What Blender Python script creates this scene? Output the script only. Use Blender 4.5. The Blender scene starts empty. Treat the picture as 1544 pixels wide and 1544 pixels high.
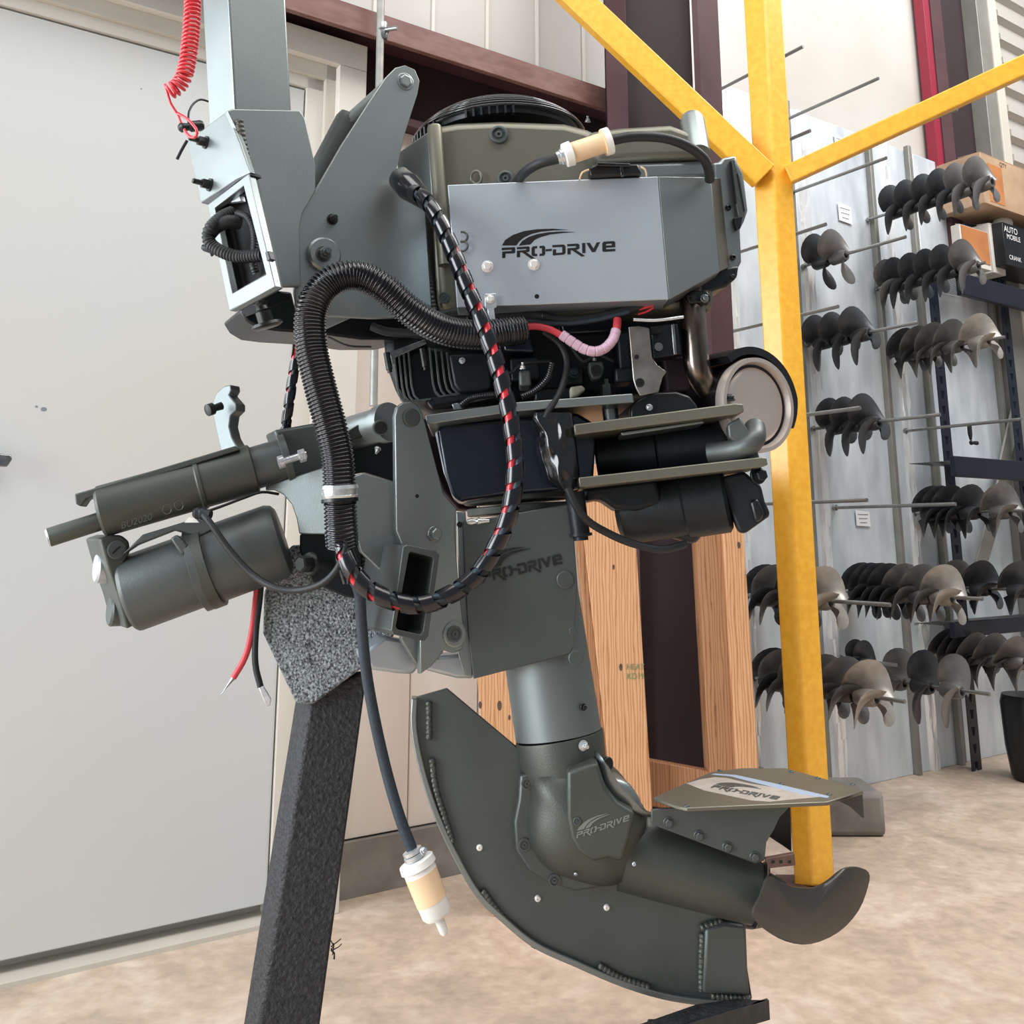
import bpy, bmesh, math, random
from mathutils import Vector as V, Matrix
random.seed(7)
S = bpy.context.scene
COL = S.collection

# ---------------------------------------------------------------- camera
FPX, PITCH, CAMH, CYP = 1440.0, math.radians(11.6), 1.05, 515.0
cd = bpy.data.cameras.new('camera'); cam = bpy.data.objects.new('camera', cd); COL.objects.link(cam)
cd.sensor_fit = 'HORIZONTAL'; cd.sensor_width = 36.0; cd.lens = 36.0 * FPX / 1544.0
cd.shift_y = -(772.0 - CYP) / 1544.0
cam.location = (0, 0, CAMH); cam.rotation_euler = (math.pi / 2 + PITCH, 0, 0)
cd.clip_start = 0.05
S.camera = cam
S.view_settings.view_transform = 'Standard'; S.view_settings.look = 'None'
S.view_settings.gamma = 1.0; S.view_settings.use_curve_mapping = False
S.view_settings.exposure = 0.10

# ---------------------------------------------------------------- world and daylight
w = bpy.data.worlds.new('world'); S.world = w; w.use_nodes = True
bg = w.node_tree.nodes['Background']; bg.inputs[0].default_value = (0.86, 0.93, 1.0, 1); bg.inputs[1].default_value = 0.30


def area(name, loc, target, sx, sy, power, col):
    l = bpy.data.lights.new(name, 'AREA'); l.shape = 'RECTANGLE'; l.size = sx; l.size_y = sy
    l.energy = power; l.color = col
    o = bpy.data.objects.new(name, l); COL.objects.link(o); o.location = loc
    o.rotation_euler = (V(target) - V(loc)).to_track_quat('-Z', 'Y').to_euler()
    return o


area('bay_door_daylight', (-5.4, -0.9, 2.0), (0.0, 2.2, 1.0), 4.6, 3.8, 620, (0.90, 0.96, 1.0))
area('roof_skylight', (0.4, 0.2, 5.6), (0.4, 2.2, 0.8), 5.0, 2.2, 150, (1.0, 0.97, 0.93))
area('left_fill', (-2.59, 1.606, 1.45), (-2.03, 0.777, 1.45), 1.6, 2.3, 54, (0.88, 0.94, 1.0))  # unseen fill lamp added to brighten the motor's left faces
area('right_fill', (3.4, 2.8, 5.4), (2.8, 3.5, 0.0), 3.4, 2.0, 245, (1.0, 0.98, 0.95))  # unseen overhead fill added to brighten the right floor and rack

# ---------------------------------------------------------------- projection helpers: pixel + real distance -> world point
C0 = V((0, 0, CAMH)); CP, SP = math.cos(PITCH), math.sin(PITCH)


def ray(x, y):
    a = (x - 772) / FPX; b = (CYP - y) / FPX
    return V((a, CP - b * SP, SP + b * CP))


def P(x, y, d):
    r = ray(x, y); return C0 + r * (d / r.y)


class Pl:
    """a real plane: yaw > 0 turns its right end away from the viewer; n points away from the viewer"""
    def __init__(s, O, yaw=0, tilt=0):
        a = math.radians(yaw); t = math.radians(tilt)
        s.O = O; s.u = V((math.cos(a), math.sin(a), 0)); h = V((-math.sin(a), math.cos(a), 0))
        s.n = (h * math.cos(t) + V((0, 0, 1)) * math.sin(t)).normalized(); s.v = s.n.cross(s.u) * -1
        if s.v.z < 0: s.v = -s.v

    def __call__(s, x, y, off=0.0):
        r = ray(x, y); O = s.O + s.n * off
        return C0 + r * ((O - C0).dot(s.n) / r.dot(s.n))


def pl(x, y, d, yaw=0, tilt=0): return Pl(P(x, y, d), yaw, tilt)


def zm(ox, oy, sc):                       # reading aid: coordinates measured on an enlarged crop
    return lambda L: [(ox + a / sc, oy + b / sc) for a, b in L]


Z1 = zm(230, 0, 3.676); Z2 = zm(580, 120, 2.5733); Z3 = zm(400, 380, 3.676); Z4 = zm(780, 420, 3.509)
Z5 = zm(40, 560, 3.509); Z6 = zm(380, 700, 3.509); Z7 = zm(600, 1000, 2.0865); Z8 = zm(280, 260, 5.9375)
Z9 = zm(560, 440, 6.433); Z10 = zm(780, 440, 6.433); Z11 = zm(730, 330, 7.018); Z12 = zm(660, 740, 5.9375)
Z13 = zm(960, 130, 4.54); Z14 = zm(980, 1120, 4.289); Z15 = zm(400, 580, 4.825); Z16 = zm(800, 1080, 5.938)
Z17 = zm(1170, 160, 4.128); Z18 = zm(1060, 420, 3.51); Z19 = zm(400, 0, 4.54)


# ---------------------------------------------------------------- materials
MT = {}


def mat(name, col, rough=0.5, metal=0.0, var=0.0, vscale=8, bump=0.0, bscale=60, col2=None, stretch=(1, 1, 1), coat=0.0, detail=4, trans=0, emit=0, rvar=0.0, sss=0):
    m = bpy.data.materials.new(name); m.use_nodes = True; nt = m.node_tree; b = nt.nodes['Principled BSDF']
    b.inputs['Roughness'].default_value = rough; b.inputs['Metallic'].default_value = metal
    b.inputs['Base Color'].default_value = (*lin(col), 1)
    if coat: b.inputs['Coat Weight'].default_value = coat; b.inputs['Coat Roughness'].default_value = 0.2
    if trans: b.inputs['Transmission Weight'].default_value = trans
    if sss:
        b.inputs['Subsurface Weight'].default_value = sss; b.inputs['Subsurface Radius'].default_value = (0.02, 0.015, 0.01)
    tc = nt.nodes.new('ShaderNodeTexCoord'); mp = nt.nodes.new('ShaderNodeMapping')
    mp.inputs['Scale'].default_value = stretch; nt.links.new(tc.outputs['Object'], mp.inputs['Vector'])
    if var > 0 or col2:
        n = nt.nodes.new('ShaderNodeTexNoise'); n.inputs['Scale'].default_value = vscale; n.inputs['Detail'].default_value = detail
        nt.links.new(mp.outputs[0], n.inputs['Vector'])
        r = nt.nodes.new('ShaderNodeValToRGB'); r.color_ramp.elements[0].position = 0.35; r.color_ramp.elements[1].position = 0.65
        c1 = lin(col); c2 = lin(col2) if col2 else tuple(c * (1 - var) for c in c1)
        r.color_ramp.elements[0].color = (*c2, 1); r.color_ramp.elements[1].color = (*c1, 1)
        nt.links.new(n.outputs['Fac'], r.inputs[0]); nt.links.new(r.outputs[0], b.inputs['Base Color'])
        if rvar:
            mr = nt.nodes.new('ShaderNodeMapRange'); mr.inputs['To Min'].default_value = rough - rvar; mr.inputs['To Max'].default_value = rough + rvar
            nt.links.new(n.outputs['Fac'], mr.inputs[0]); nt.links.new(mr.outputs[0], b.inputs['Roughness'])
    if bump > 0:
        n2 = nt.nodes.new('ShaderNodeTexNoise'); n2.inputs['Scale'].default_value = bscale; n2.inputs['Detail'].default_value = 3
        nt.links.new(mp.outputs[0], n2.inputs['Vector'])
        bp = nt.nodes.new('ShaderNodeBump'); bp.inputs['Strength'].default_value = bump; bp.inputs['Distance'].default_value = 0.004
        nt.links.new(n2.outputs['Fac'], bp.inputs['Height']); nt.links.new(bp.outputs[0], b.inputs['Normal'])
    MT[name] = m
    return m


def lin(c):
    if isinstance(c, str): c = tuple(int(c[i:i + 2], 16) for i in (0, 2, 4))
    return tuple((x / 255 / 12.92 if x / 255 <= 0.04045 else ((x / 255 + 0.055) / 1.055) ** 2.4) for x in c)


mat('paint', '939b9a', 0.38, 0.85, var=0.10, vscale=6, bump=0.06, bscale=500)
mat('paint_mid', '7a8283', 0.46, 0.7, var=0.08, vscale=5)
mat('paint_dark', '5c6261', 0.45, 0.6, var=0.12, vscale=8, bump=0.08, bscale=400)
mat('paint_cast', '51554f', 0.48, 0.55, var=0.12, vscale=9, bump=0.12, bscale=350)
mat('paint_plate', 'c2cbd2', 0.46, 0.8, var=0.08, vscale=5, bump=0.04, bscale=500)  # pale copy of the paint, puts light into faces that look lit
mat('paint_bronze', '7a786b', 0.42, 0.65, var=0.1, vscale=6)
mat('weld', '5c5e58', 0.4, 0.4, var=0.3, vscale=120, bump=0.6, bscale=220)
mat('black', '101317', 0.35, 0.0, var=0.2, vscale=20, bump=0.05)
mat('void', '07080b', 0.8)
mat('black_gloss', '0c0d11', 0.16, 0.0, coat=0.6)
mat('black_cast', '1c2227', 0.42, 0.3, var=0.25, vscale=14, bump=0.1, bscale=200)
mat('navy_gloss', '16222e', 0.22, 0.3, coat=0.3)
mat('rubber', '202326', 0.55, 0.0, var=0.2, vscale=40, bump=0.1, bscale=300)
mat('rubber_blue', '2b3a45', 0.5, 0.0, var=0.3, vscale=150, bump=0.2, bscale=400)
mat('loom', '0e0e15', 0.2, 0.0, coat=0.4)
mat('red', 'd8303c', 0.35, 0.0, coat=0.3)
mat('red_cable', 'd2414b', 0.42)
mat('pink_wrap', 'd8b4c8', 0.4, var=0.1, vscale=40)
mat('bright_steel', 'e2e6e8', 0.25, 0.75, var=0.2, vscale=60, bump=0.1, bscale=150)
mat('steel', '9a9fa0', 0.3, 0.95, var=0.3, vscale=50, bump=0.08, bscale=200)
mat('dark_steel', '3c3f3e', 0.38, 0.7, var=0.3, vscale=60)
mat('bracket_steel', 'a7a39d', 0.34, 0.9, col2='7c736b', vscale=18, bump=0.1, bscale=150)
mat('zinc', 'f4f2ee', 0.25, 0.35)
mat('exhaust', '8f857b', 0.24, 0.95, col2='4a4038', vscale=9, bump=0.05, stretch=(3, 3, .6))
mat('muffler', '3a3438', 0.3, 0.8, var=0.4, vscale=12)
mat('muffler_face', 'd8cdc5', 0.42, 0.7, var=0.08, vscale=8, bump=0.08, bscale=14)
mat('filter_white', 'eeeeea', 0.35, sss=0.2)
mat('filter_amber', 'efcfa8', 0.4, var=0.1, vscale=12, sss=0.15)
mat('yellow', 'f2b83c', 0.38, 0.0, col2='e8a930', vscale=45, bump=0.12, bscale=60, coat=0.25, detail=10)
mat('purple', '4e3034', 0.65, 0.0, var=0.25, vscale=5, bump=0.05)
mat('purple_dark', '2c1a20', 0.65, 0.0, var=0.25, vscale=4)
mat('purple_face', '7d5a54', 0.5, 0.1, col2='6a4640', vscale=14, detail=8, stretch=(1, 1, 3))
mat('red_strip', '8c1f36', 0.45)
mat('door', 'c8cdd0', 0.42, 0.0, col2='cbcbc6', vscale=1.0)
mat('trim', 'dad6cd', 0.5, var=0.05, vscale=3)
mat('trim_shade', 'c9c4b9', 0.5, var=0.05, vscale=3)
mat('sheet', 'e2dbd4', 0.5, 0.0, col2='d8cdc2', vscale=1.2, stretch=(6, 6, .25), bump=0.1, bscale=5)
mat('insulation', 'c6c3be', 0.45, col2='b9b4ad', vscale=1.0, bump=0.5, bscale=3)
mat('galv', 'e0e8ee', 0.46, 0.25, col2='c4cdd4', vscale=5, bump=0.08, bscale=40, stretch=(2, 2, .6), detail=6, rvar=0.1)
mat('foil', 'eef1f3', 0.25, 0.35, bump=1.0, bscale=22, stretch=(2, 2, .6))
mat('post_gray', '8d8c86', 0.5, 0.3, var=0.15, vscale=8)
mat('rod', '9a9a98', 0.32, 0.9, var=0.15, vscale=30)
mat('prop_dark', '4b4d50', 0.42, 0.5, col2='383a3e', vscale=14, bump=0.1, bscale=120)
mat('prop_gray', '787776', 0.42, 0.5, col2='62615f', vscale=14, bump=0.1, bscale=120)
mat('prop_light', 'aaa59d', 0.4, 0.45, col2='8b8780', vscale=14, bump=0.1, bscale=120)
mat('main_prop', '5c5a55', 0.36, 0.6, var=0.2, vscale=10, bump=0.06, bscale=300)
mat('rack_black', '1d2130', 0.4, 0.2, var=0.2, vscale=20)
mat('cardboard', 'b79b80', 0.7, 0.0, col2='a5886d', vscale=6)
mat('cardboard_orange', 'bd7e4c', 0.7, col2='a96c3c', vscale=6)
mat('box_white', 'd9d4cc', 0.6, var=0.1, vscale=5)
mat('paper', 'e6e8ec', 0.7)
mat('print_gray', '80858c', 0.7)
mat('white_print', 'e8e8e8', 0.6)
mat('decal', 'b6ada4', 0.5, var=0.2, vscale=30)
mat('decal_blue', '9fb2c8', 0.4)
mat('green_stamp', '6d8a5c', 0.8)
mat('grit', 'a2abb0', 0.5, 0.3, col2='2c3236', vscale=260, bump=1.0, bscale=220, detail=5)
mat('grit_dark', '36373a', 0.6, 0.2, col2='222326', vscale=130, bump=0.9, bscale=160, detail=6)
mat('concrete_dark', '8c8882', 0.7, col2='77736d', vscale=10)
mat('conduit', 'a3a39f', 0.5, 0.4, var=0.2, vscale=30)
mat('steel_gray', '4a4b4a', 0.5, 0.4, var=0.3, vscale=50, bump=0.3, bscale=120)
mat('rust', '6a5248', 0.6, 0.4, var=0.3, vscale=30)
mat('castblock', 'b5b09c', 0.6, var=0.3, vscale=60)
mat('lid_green', '30413f', 0.3, 0.3)


def wood(name, a, b2, c3):
    m = bpy.data.materials.new(name); m.use_nodes = True; nt = m.node_tree; b = nt.nodes['Principled BSDF']
    b.inputs['Roughness'].default_value = 0.6
    tc = nt.nodes.new('ShaderNodeTexCoord'); mp = nt.nodes.new('ShaderNodeMapping'); mp.inputs['Scale'].default_value = (1, 1, .09)
    nt.links.new(tc.outputs['Object'], mp.inputs['Vector'])
    wv = nt.nodes.new('ShaderNodeTexWave'); wv.inputs['Scale'].default_value = 34; wv.inputs['Distortion'].default_value = 9; wv.inputs['Detail'].default_value = 3
    wv.inputs['Detail Scale'].default_value = 1.2
    nt.links.new(mp.outputs[0], wv.inputs['Vector'])
    r = nt.nodes.new('ShaderNodeValToRGB'); r.color_ramp.elements[0].color = (*lin(a), 1); r.color_ramp.elements[1].color = (*lin(b2), 1)
    e = r.color_ramp.elements.new(0.92); e.color = (*lin(b2), 1); r.color_ramp.elements[-1].color = (*lin(c3), 1)
    nt.links.new(wv.outputs['Color'], r.inputs[0]); nt.links.new(r.outputs[0], b.inputs['Base Color'])
    MT[name] = m


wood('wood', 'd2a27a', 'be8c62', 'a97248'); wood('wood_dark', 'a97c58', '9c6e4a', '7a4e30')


def floor_mat():
    m = bpy.data.materials.new('floor'); m.use_nodes = True; nt = m.node_tree; b = nt.nodes['Principled BSDF']
    tc = nt.nodes.new('ShaderNodeTexCoord')
    n = nt.nodes.new('ShaderNodeTexNoise'); n.inputs['Scale'].default_value = 3.4; n.inputs['Detail'].default_value = 9; n.inputs['Roughness'].default_value = 0.62
    n.inputs['Distortion'].default_value = 0.6
    nt.links.new(tc.outputs['Object'], n.inputs['Vector'])
    r = nt.nodes.new('ShaderNodeValToRGB')
    cr = r.color_ramp; cr.elements[0].position = 0.3; cr.elements[0].color = (*lin('a89788'), 1)
    cr.elements[1].position = 0.72; cr.elements[1].color = (*lin('d4c4b6'), 1)
    e = cr.elements.new(0.5); e.color = (*lin('c0ab98'), 1)
    nt.links.new(n.outputs['Fac'], r.inputs[0])
    n2 = nt.nodes.new('ShaderNodeTexNoise'); n2.inputs['Scale'].default_value = 30; n2.inputs['Detail'].default_value = 5
    nt.links.new(tc.outputs['Object'], n2.inputs['Vector'])
    mx = nt.nodes.new('ShaderNodeMixRGB'); mx.blend_type = 'OVERLAY'; mx.inputs[0].default_value = 0.35
    nt.links.new(r.outputs[0], mx.inputs[1]); nt.links.new(n2.outputs['Fac'], mx.inputs[2]); nt.links.new(mx.outputs[0], b.inputs['Base Color'])
    b.inputs['Roughness'].default_value = 0.55
    bp = nt.nodes.new('ShaderNodeBump'); bp.inputs['Strength'].default_value = 0.15; bp.inputs['Distance'].default_value = 0.004
    nt.links.new(n2.outputs['Fac'], bp.inputs['Height']); nt.links.new(bp.outputs[0], b.inputs['Normal'])
    MT['floor'] = m


floor_mat()

# ---------------------------------------------------------------- mesh helpers
WL = {}


class MB:
    def __init__(s): s.v = []; s.f = []

    def add(s, vs, fs):
        k = len(s.v); s.v += [V(x) for x in vs]; s.f += [tuple(i + k for i in f) for f in fs]; return s

    def prism(s, front, vec):
        n = len(front); vec = V(vec)
        vs = list(front) + [p + vec for p in front]
        return s.add(vs, [tuple(range(n)), tuple(range(2 * n - 1, n - 1, -1))] + [(i, i + n, (i + 1) % n + n, (i + 1) % n) for i in range(n)])

    def loft(s, rings, cap=True, closed=True):
        n = len(rings[0]); vs = [p for r in rings for p in r]; fs = []
        for j in range(len(rings) - 1):
            for i in range(n if closed else n - 1):
                a = j * n + i; b = j * n + (i + 1) % n
                fs.append((a, b, b + n, a + n))
        if cap: fs += [tuple(range(n)), tuple(range((len(rings) - 1) * n, len(rings) * n))]
        return s.add(vs, fs)

    def lathe(s, a, b, prof, seg=24, up=None):
        """prof: (t along a->b as fraction, radius)"""
        a = V(a); b = V(b); ax = (b - a); d = ax.normalized()
        x = d.orthogonal().normalized() if up is None else (V(up) - d * V(up).dot(d)).normalized(); y = d.cross(x)
        rings = [[a + ax * t + (x * math.cos(k * 2 * math.pi / seg) + y * math.sin(k * 2 * math.pi / seg)) * r for k in range(seg)] for t, r in prof]
        return s.loft(rings)

    def cyl(s, a, b, r, seg=20): return s.lathe(a, b, [(0, r), (1, r)], seg)

    def tube(s, pts, r, seg=12, rf=None):
        pts = [V(p) for p in pts]; n = len(pts); rings = []
        T = [(pts[min(i + 1, n - 1)] - pts[max(i - 1, 0)]).normalized() for i in range(n)]
        x = T[0].orthogonal().normalized()
        for i in range(n):
            x = (x - T[i] * x.dot(T[i])).normalized(); y = T[i].cross(x)
            rr = rf(i) if rf else r
            rings.append([pts[i] + (x * math.cos(k * 2 * math.pi / seg) + y * math.sin(k * 2 * math.pi / seg)) * rr for k in range(seg)])
        return s.loft(rings)

    def box(s, c, sx, sy, sz, ux=V((1, 0, 0)), uy=V((0, 1, 0)), uz=V((0, 0, 1))):
        c = V(c)
        f = [c - ux * sx / 2 - uy * sy / 2 + uz * k for k in (-sz / 2,)]
        base = [c + ux * (a * sx / 2) + uy * (b * sy / 2) - uz * sz / 2 for a, b in ((-1, -1), (1, -1), (1, 1), (-1, 1))]
        return s.prism(base, uz * sz)


def spline(pts, step=0.006):
    pts = [V(p) for p in pts]; out = []
    q = [pts[0] * 2 - pts[1]] + pts + [pts[-1] * 2 - pts[-2]]
    for i in range(1, len(q) - 2):
        p0, p1, p2, p3 = q[i - 1:i + 3]; m = max(2, int((p2 - p1).length / step))
        for k in range(m):
            t = k / m
            out.append(0.5 * ((2 * p1) + (p2 - p0) * t + (2 * p0 - 5 * p1 + 4 * p2 - p3) * t * t + (3 * p1 - p0 - 3 * p2 + p3) * t ** 3))
    out.append(pts[-1]); return out


def tag(o, label=None, cat=None, group=None, kind=None):
    if label: o['label'] = label
    if cat: o['category'] = cat
    if group: o['group'] = group
    if kind: o['kind'] = kind
    return o


def thing(name, loc, label, cat, group=None):
    o = bpy.data.objects.new(name, None); COL.objects.link(o); o.location = loc; o.empty_display_size = 0.05
    WL[o] = V(loc); return tag(o, label, cat, group)


def depth(o):
    k = 0
    while o.parent: o = o.parent; k += 1
    return k


def cap(p):                                # thing > part > sub-part, never deeper
    while p and depth(p) >= 2: p = p.parent
    return p


def mk(name, mb, m, parent=None, bev=0, ang=35, label=None, cat=None, group=None, kind=None, seg=2, origin=None):
    parent = cap(parent)
    c = V(origin) if origin is not None else sum(mb.v, V()) / len(mb.v)
    me = bpy.data.meshes.new(name); me.from_pydata([v - c for v in mb.v], [], mb.f)
    bm = bmesh.new(); bm.from_mesh(me); bmesh.ops.recalc_face_normals(bm, faces=bm.faces); bm.to_mesh(me); bm.free()
    if ang: me.shade_smooth(); me.set_sharp_from_angle(angle=math.radians(ang))
    me.materials.append(MT[m]); o = bpy.data.objects.new(name, me); COL.objects.link(o)
    if parent: o.parent = parent; o.location = c - WL[parent]
    else: o.location = c
    WL[o] = c
    if bev:
        b = o.modifiers.new('bevel', 'BEVEL'); b.width = bev; b.segments = seg; b.limit_method = 'ANGLE'; b.angle_limit = math.radians(32)
        b.harden_normals = False
    return tag(o, label, cat, group, kind)


# bolts share mesh data; local z points out of the surface
BM = {}


def bolt_mesh(kind):
    if kind in BM: return BM[kind]
    mb = MB(); Zv = V((0, 0, 1)); O = V((0, 0, 0))
    if kind == 'hex':      # flanged hex head, radius 1 = flange
        mb.lathe(O, Zv * .25, [(0, 1), (.6, 1), (1, .92)], 20)
        mb.lathe(Zv * .2, Zv * .95, [(0, .74), (.85, .74), (1, .6)], 6)
    elif kind == 'nut':    # washer, nut, threaded end
        mb.lathe(O, Zv * .18, [(0, 1), (1, 1)], 20)
        mb.lathe(Zv * .15, Zv * .95, [(0, .76), (.9, .76), (1, .66)], 6)
        mb.lathe(Zv * .9, Zv * 1.9, [(0, .42), (.15, .44), (.2, .38), (.3, .44), (.35, .38), (.45, .44), (.5, .38), (.6, .44), (.65, .38), (.8, .42), (1, .36)], 12)
    elif kind == 'button':  # round head with a socket
        mb.lathe(O, Zv * .5, [(0, 1), (.4, .96), (.8, .78), (1, .5), (.99, .38), (.3, .34)], 20)
    elif kind == 'socket':  # ring round a recessed screw
        mb.lathe(O, Zv * .4, [(0, 1), (.9, 1), (1, .92), (1, .72), (.35, .68), (.35, .42), (.9, .38), (.9, .18), (.3, .16)], 24)
    elif kind == 'disc':
        mb.lathe(O, Zv * .35, [(0, 1), (.7, 1), (1, .88)], 28)
    me = bpy.data.meshes.new('bolt_' + kind); me.from_pydata(mb.v, [], mb.f)
    bm = bmesh.new(); bm.from_mesh(me); bmesh.ops.recalc_face_normals(bm, faces=bm.faces); bm.to_mesh(me); bm.free()
    me.shade_smooth(); me.set_sharp_from_angle(angle=math.radians(35))
    BM[kind] = me; return me


BMM = {}


def bolt(pos, nrm, r, kind, m, parent, name='bolt', h=1.0, label=None):
    parent = cap(parent); key = (kind, m)
    if key not in BMM:
        me = bolt_mesh(kind).copy(); me.materials.append(MT[m]); BMM[key] = me
    o = bpy.data.objects.new(name, BMM[key]); COL.objects.link(o)
    q = V(nrm).normalized().to_track_quat('Z', 'Y')
    o.parent = parent; o.location = V(pos) - (WL[parent] if parent else V())
    o.rotation_mode = 'QUATERNION'; o.rotation_quaternion = q; o.scale = (r, r, r * h)
    if label: o['label'] = label
    return o


def text_mb(s, f, size=1.0):
    """f maps text-plane (x, y) to a world point list front->; returns flat prism letters"""
    cu = bpy.data.curves.new('t', 'FONT'); cu.body = s; cu.size = 1.0; cu.align_x = 'CENTER'; cu.align_y = 'CENTER'; cu.extrude = 0.0
    ob = bpy.data.objects.new('t', cu); COL.objects.link(ob)
    dg = bpy.context.evaluated_depsgraph_get(); me = bpy.data.meshes.new_from_object(ob.evaluated_get(dg))
    mb = MB(); mb.add([f(v.co.x, v.co.y) for v in me.vertices], [tuple(p.vertices) for p in me.polygons])
    bpy.data.objects.remove(ob); bpy.data.meshes.remove(me); return mb


LOGO = [[(188, 282), (220, 225), (300, 172), (420, 130), (560, 110), (720, 104), (890, 117), (740, 122), (600, 136), (500, 160), (420, 198), (370, 240), (340, 282)],
        [(365, 285), (400, 235), (470, 192), (560, 162), (680, 142), (820, 134), (965, 140), (830, 150), (700, 165), (600, 192), (530, 225), (490, 270)],
        [(185, 308), (320, 300), (328, 310), (328, 355), (315, 365), (225, 368), (225, 412), (190, 415), (190, 348), (290, 341), (290, 326), (185, 332)],
        [(345, 300), (470, 292), (480, 302), (480, 340), (470, 350), (444, 352), (545, 425), (500, 425), (400, 354), (380, 355), (380, 405), (345, 408), (345, 338), (445, 330), (445, 318), (345, 323)],
        [(500, 310), (515, 292), (560, 288), (560, 312), (535, 314), (535, 370), (560, 372), (560, 395), (515, 395), (500, 380)],
        [(585, 288), (630, 285), (645, 300), (645, 372), (630, 390), (585, 393), (585, 370), (610, 368), (610, 310), (585, 312)],
        [(650, 322), (715, 318), (715, 340), (650, 344)],
        [(720, 278), (840, 272), (860, 290), (860, 360), (845, 378), (725, 388), (725, 325), (760, 323), (760, 362), (825, 358), (825, 298), (720, 302)],
        [(878, 268), (990, 262), (1008, 275), (1008, 310), (990, 325), (970, 328), (1065, 392), (1030, 400), (925, 331), (915, 332), (915, 375), (880, 378), (880, 312), (970, 306), (970, 288), (878, 292)],
        [(1035, 258), (1070, 256), (1072, 362), (1037, 364)],
        [(1080, 256), (1118, 254), (1157, 315), (1190, 250), (1228, 247), (1175, 350), (1140, 352)],
        [(1250, 260), (1265, 242), (1370, 235), (1388, 248), (1388, 300), (1350, 303), (1350, 262), (1290, 266), (1290, 322), (1388, 318), (1388, 342), (1265, 350), (1250, 338)],
        [(1290, 284), (1350, 281), (1350, 303), (1290, 306)]]


def logo(name, plane, o, e, t, m, parent, depth=0.0006, label=None, off=0.0):
    """o, e, t: pixels on the plane of the P's foot, the E's foot and the swoosh tip above it"""
    P0 = plane(*o, off); Px = plane(*e, off); Pt = plane(*t, off)
    # source frame
    sx = (1388 - 190, 342 - 415); st = (890 - 190, 117 - 415)
    det = sx[0] * st[1] - sx[1] * st[0]
    mb = MB()
    for g in LOGO:
        pts = []
        for x, y in g:
            a, b = x - 190, y - 415
            i = (a * st[1] - b * st[0]) / det; j = (sx[0] * b - sx[1] * a) / det
            pts.append(P0 + (Px - P0) * i + (Pt - P0) * j)
        mb.prism([p - plane.n * depth for p in pts], plane.n * depth * 1.5)
    return mk(name, mb, m, parent, ang=0, label=label)

# ================================================================ SETTING
WALLY = 34.0
nW = V((-math.sin(math.radians(WALLY)), math.cos(math.radians(WALLY)), 0)); uW = V((nW.y, -nW.x, 0)); UP = V((0, 0, 1))


def wallplane(D): return Pl(V((0, 0, 0)) + nW * D, WALLY)


W285 = wallplane(2.87); W282 = wallplane(2.82); W276 = wallplane(2.76)


def wpt(D, x, y): return wallplane(D)(x, y)


def at(s, D, z): return nW * D + uW * s + UP * z      # s along the wall, D out from the camera post, z height


def sof(p): return V(p).dot(uW)


def wbox(name, s0, s1, D0, D1, z0, z1, m, parent=None, bev=0, **k):
    mb = MB(); mb.prism([at(s0, D0, z0), at(s1, D0, z0), at(s1, D0, z1), at(s0, D0, z1)], nW * (D1 - D0))
    return mk(name, mb, m, parent, bev, **k)


fl = MB(); fl.prism([V((-9, -4, -.1)), V((14, -4, -.1)), V((14, 14, -.1)), V((-9, 14, -.1))], V((0, 0, .1)))
mk('floor', fl, 'floor', kind='structure', label='stained tan concrete workshop floor')
# main wall: white vinyl-faced insulation, with sheets leaned in front
door_s1 = sof(W276(547, 300)); z_trim = W276(547, 68).z
wall = wbox('wall_back', -9, 9.5, 2.88, 3.0, 0, 6.5, 'insulation', kind='structure', label='white vinyl faced insulation wall')
# lower liner sheets between door and column
sA = door_s1 + .01; sB = sof(W285(930, 600)); cuts = [sA, sA + .26, sA + .52, sA + .86, sA + 1.2, sB]
for i in range(5):
    wbox('liner_sheet', cuts[i] + .003, cuts[i + 1] - .003, 2.862 + .006 * (i % 2), 2.88, .16, 2.6, 'sheet', wall, bev=.002)
wbox('baseboard_back', sA, sB + .4, 2.845, 2.88, 0, .155, 'concrete_dark', kind='structure', label='scuffed gray baseboard right of the door')
for k in range(9):                                        # soft vertical seams of the insulation above the beam
    s0 = sA - .9 + k * .24
    wbox('insulation_seam', s0, s0 + .012, 2.874, 2.88, 2.9, 6.4, 'trim', wall)

# door 1
s_leaf = sof(W276(469, 190)); zl = wallplane(2.83)(275, 88).z
dr = wbox('door_1', -.34, s_leaf - .004, 2.82, 2.875, .045, zl, 'door', kind='structure', label='large flush pale gray steel door', bev=.003)
fr = MB()
# stepped trim: outer flat band, two inner steps, for jamb and head
fr2 = thing('trim_1', at(door_s1, 2.76, 0), None, None); fr2['kind'] = 'structure'; fr2['label'] = 'cream stepped steel frame round the gray door'
del fr2['label']; fr2['label'] = 'cream stepped steel frame round the gray door'
s0 = sof(W276(512, 120)); zz0 = W276(436, 75).z
zh = W276(436, 74).z
wbox('jamb_face', s0, door_s1, 2.76, 2.88, 0, zh - .001, 'trim', fr2, bev=.002)
wbox('head_face', -.36, door_s1, 2.76, 2.88, zh, z_trim, 'trim', fr2, bev=.002)
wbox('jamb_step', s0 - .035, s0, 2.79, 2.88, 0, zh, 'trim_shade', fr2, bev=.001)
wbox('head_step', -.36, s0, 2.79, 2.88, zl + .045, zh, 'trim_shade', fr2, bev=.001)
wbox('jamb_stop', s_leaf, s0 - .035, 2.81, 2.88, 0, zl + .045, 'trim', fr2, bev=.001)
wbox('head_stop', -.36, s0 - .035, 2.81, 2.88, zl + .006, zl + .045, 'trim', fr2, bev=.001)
wbox('threshold', -.36, s_leaf, 2.77, 2.88, 0.0, .012, 'trim_shade', fr2)
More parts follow.
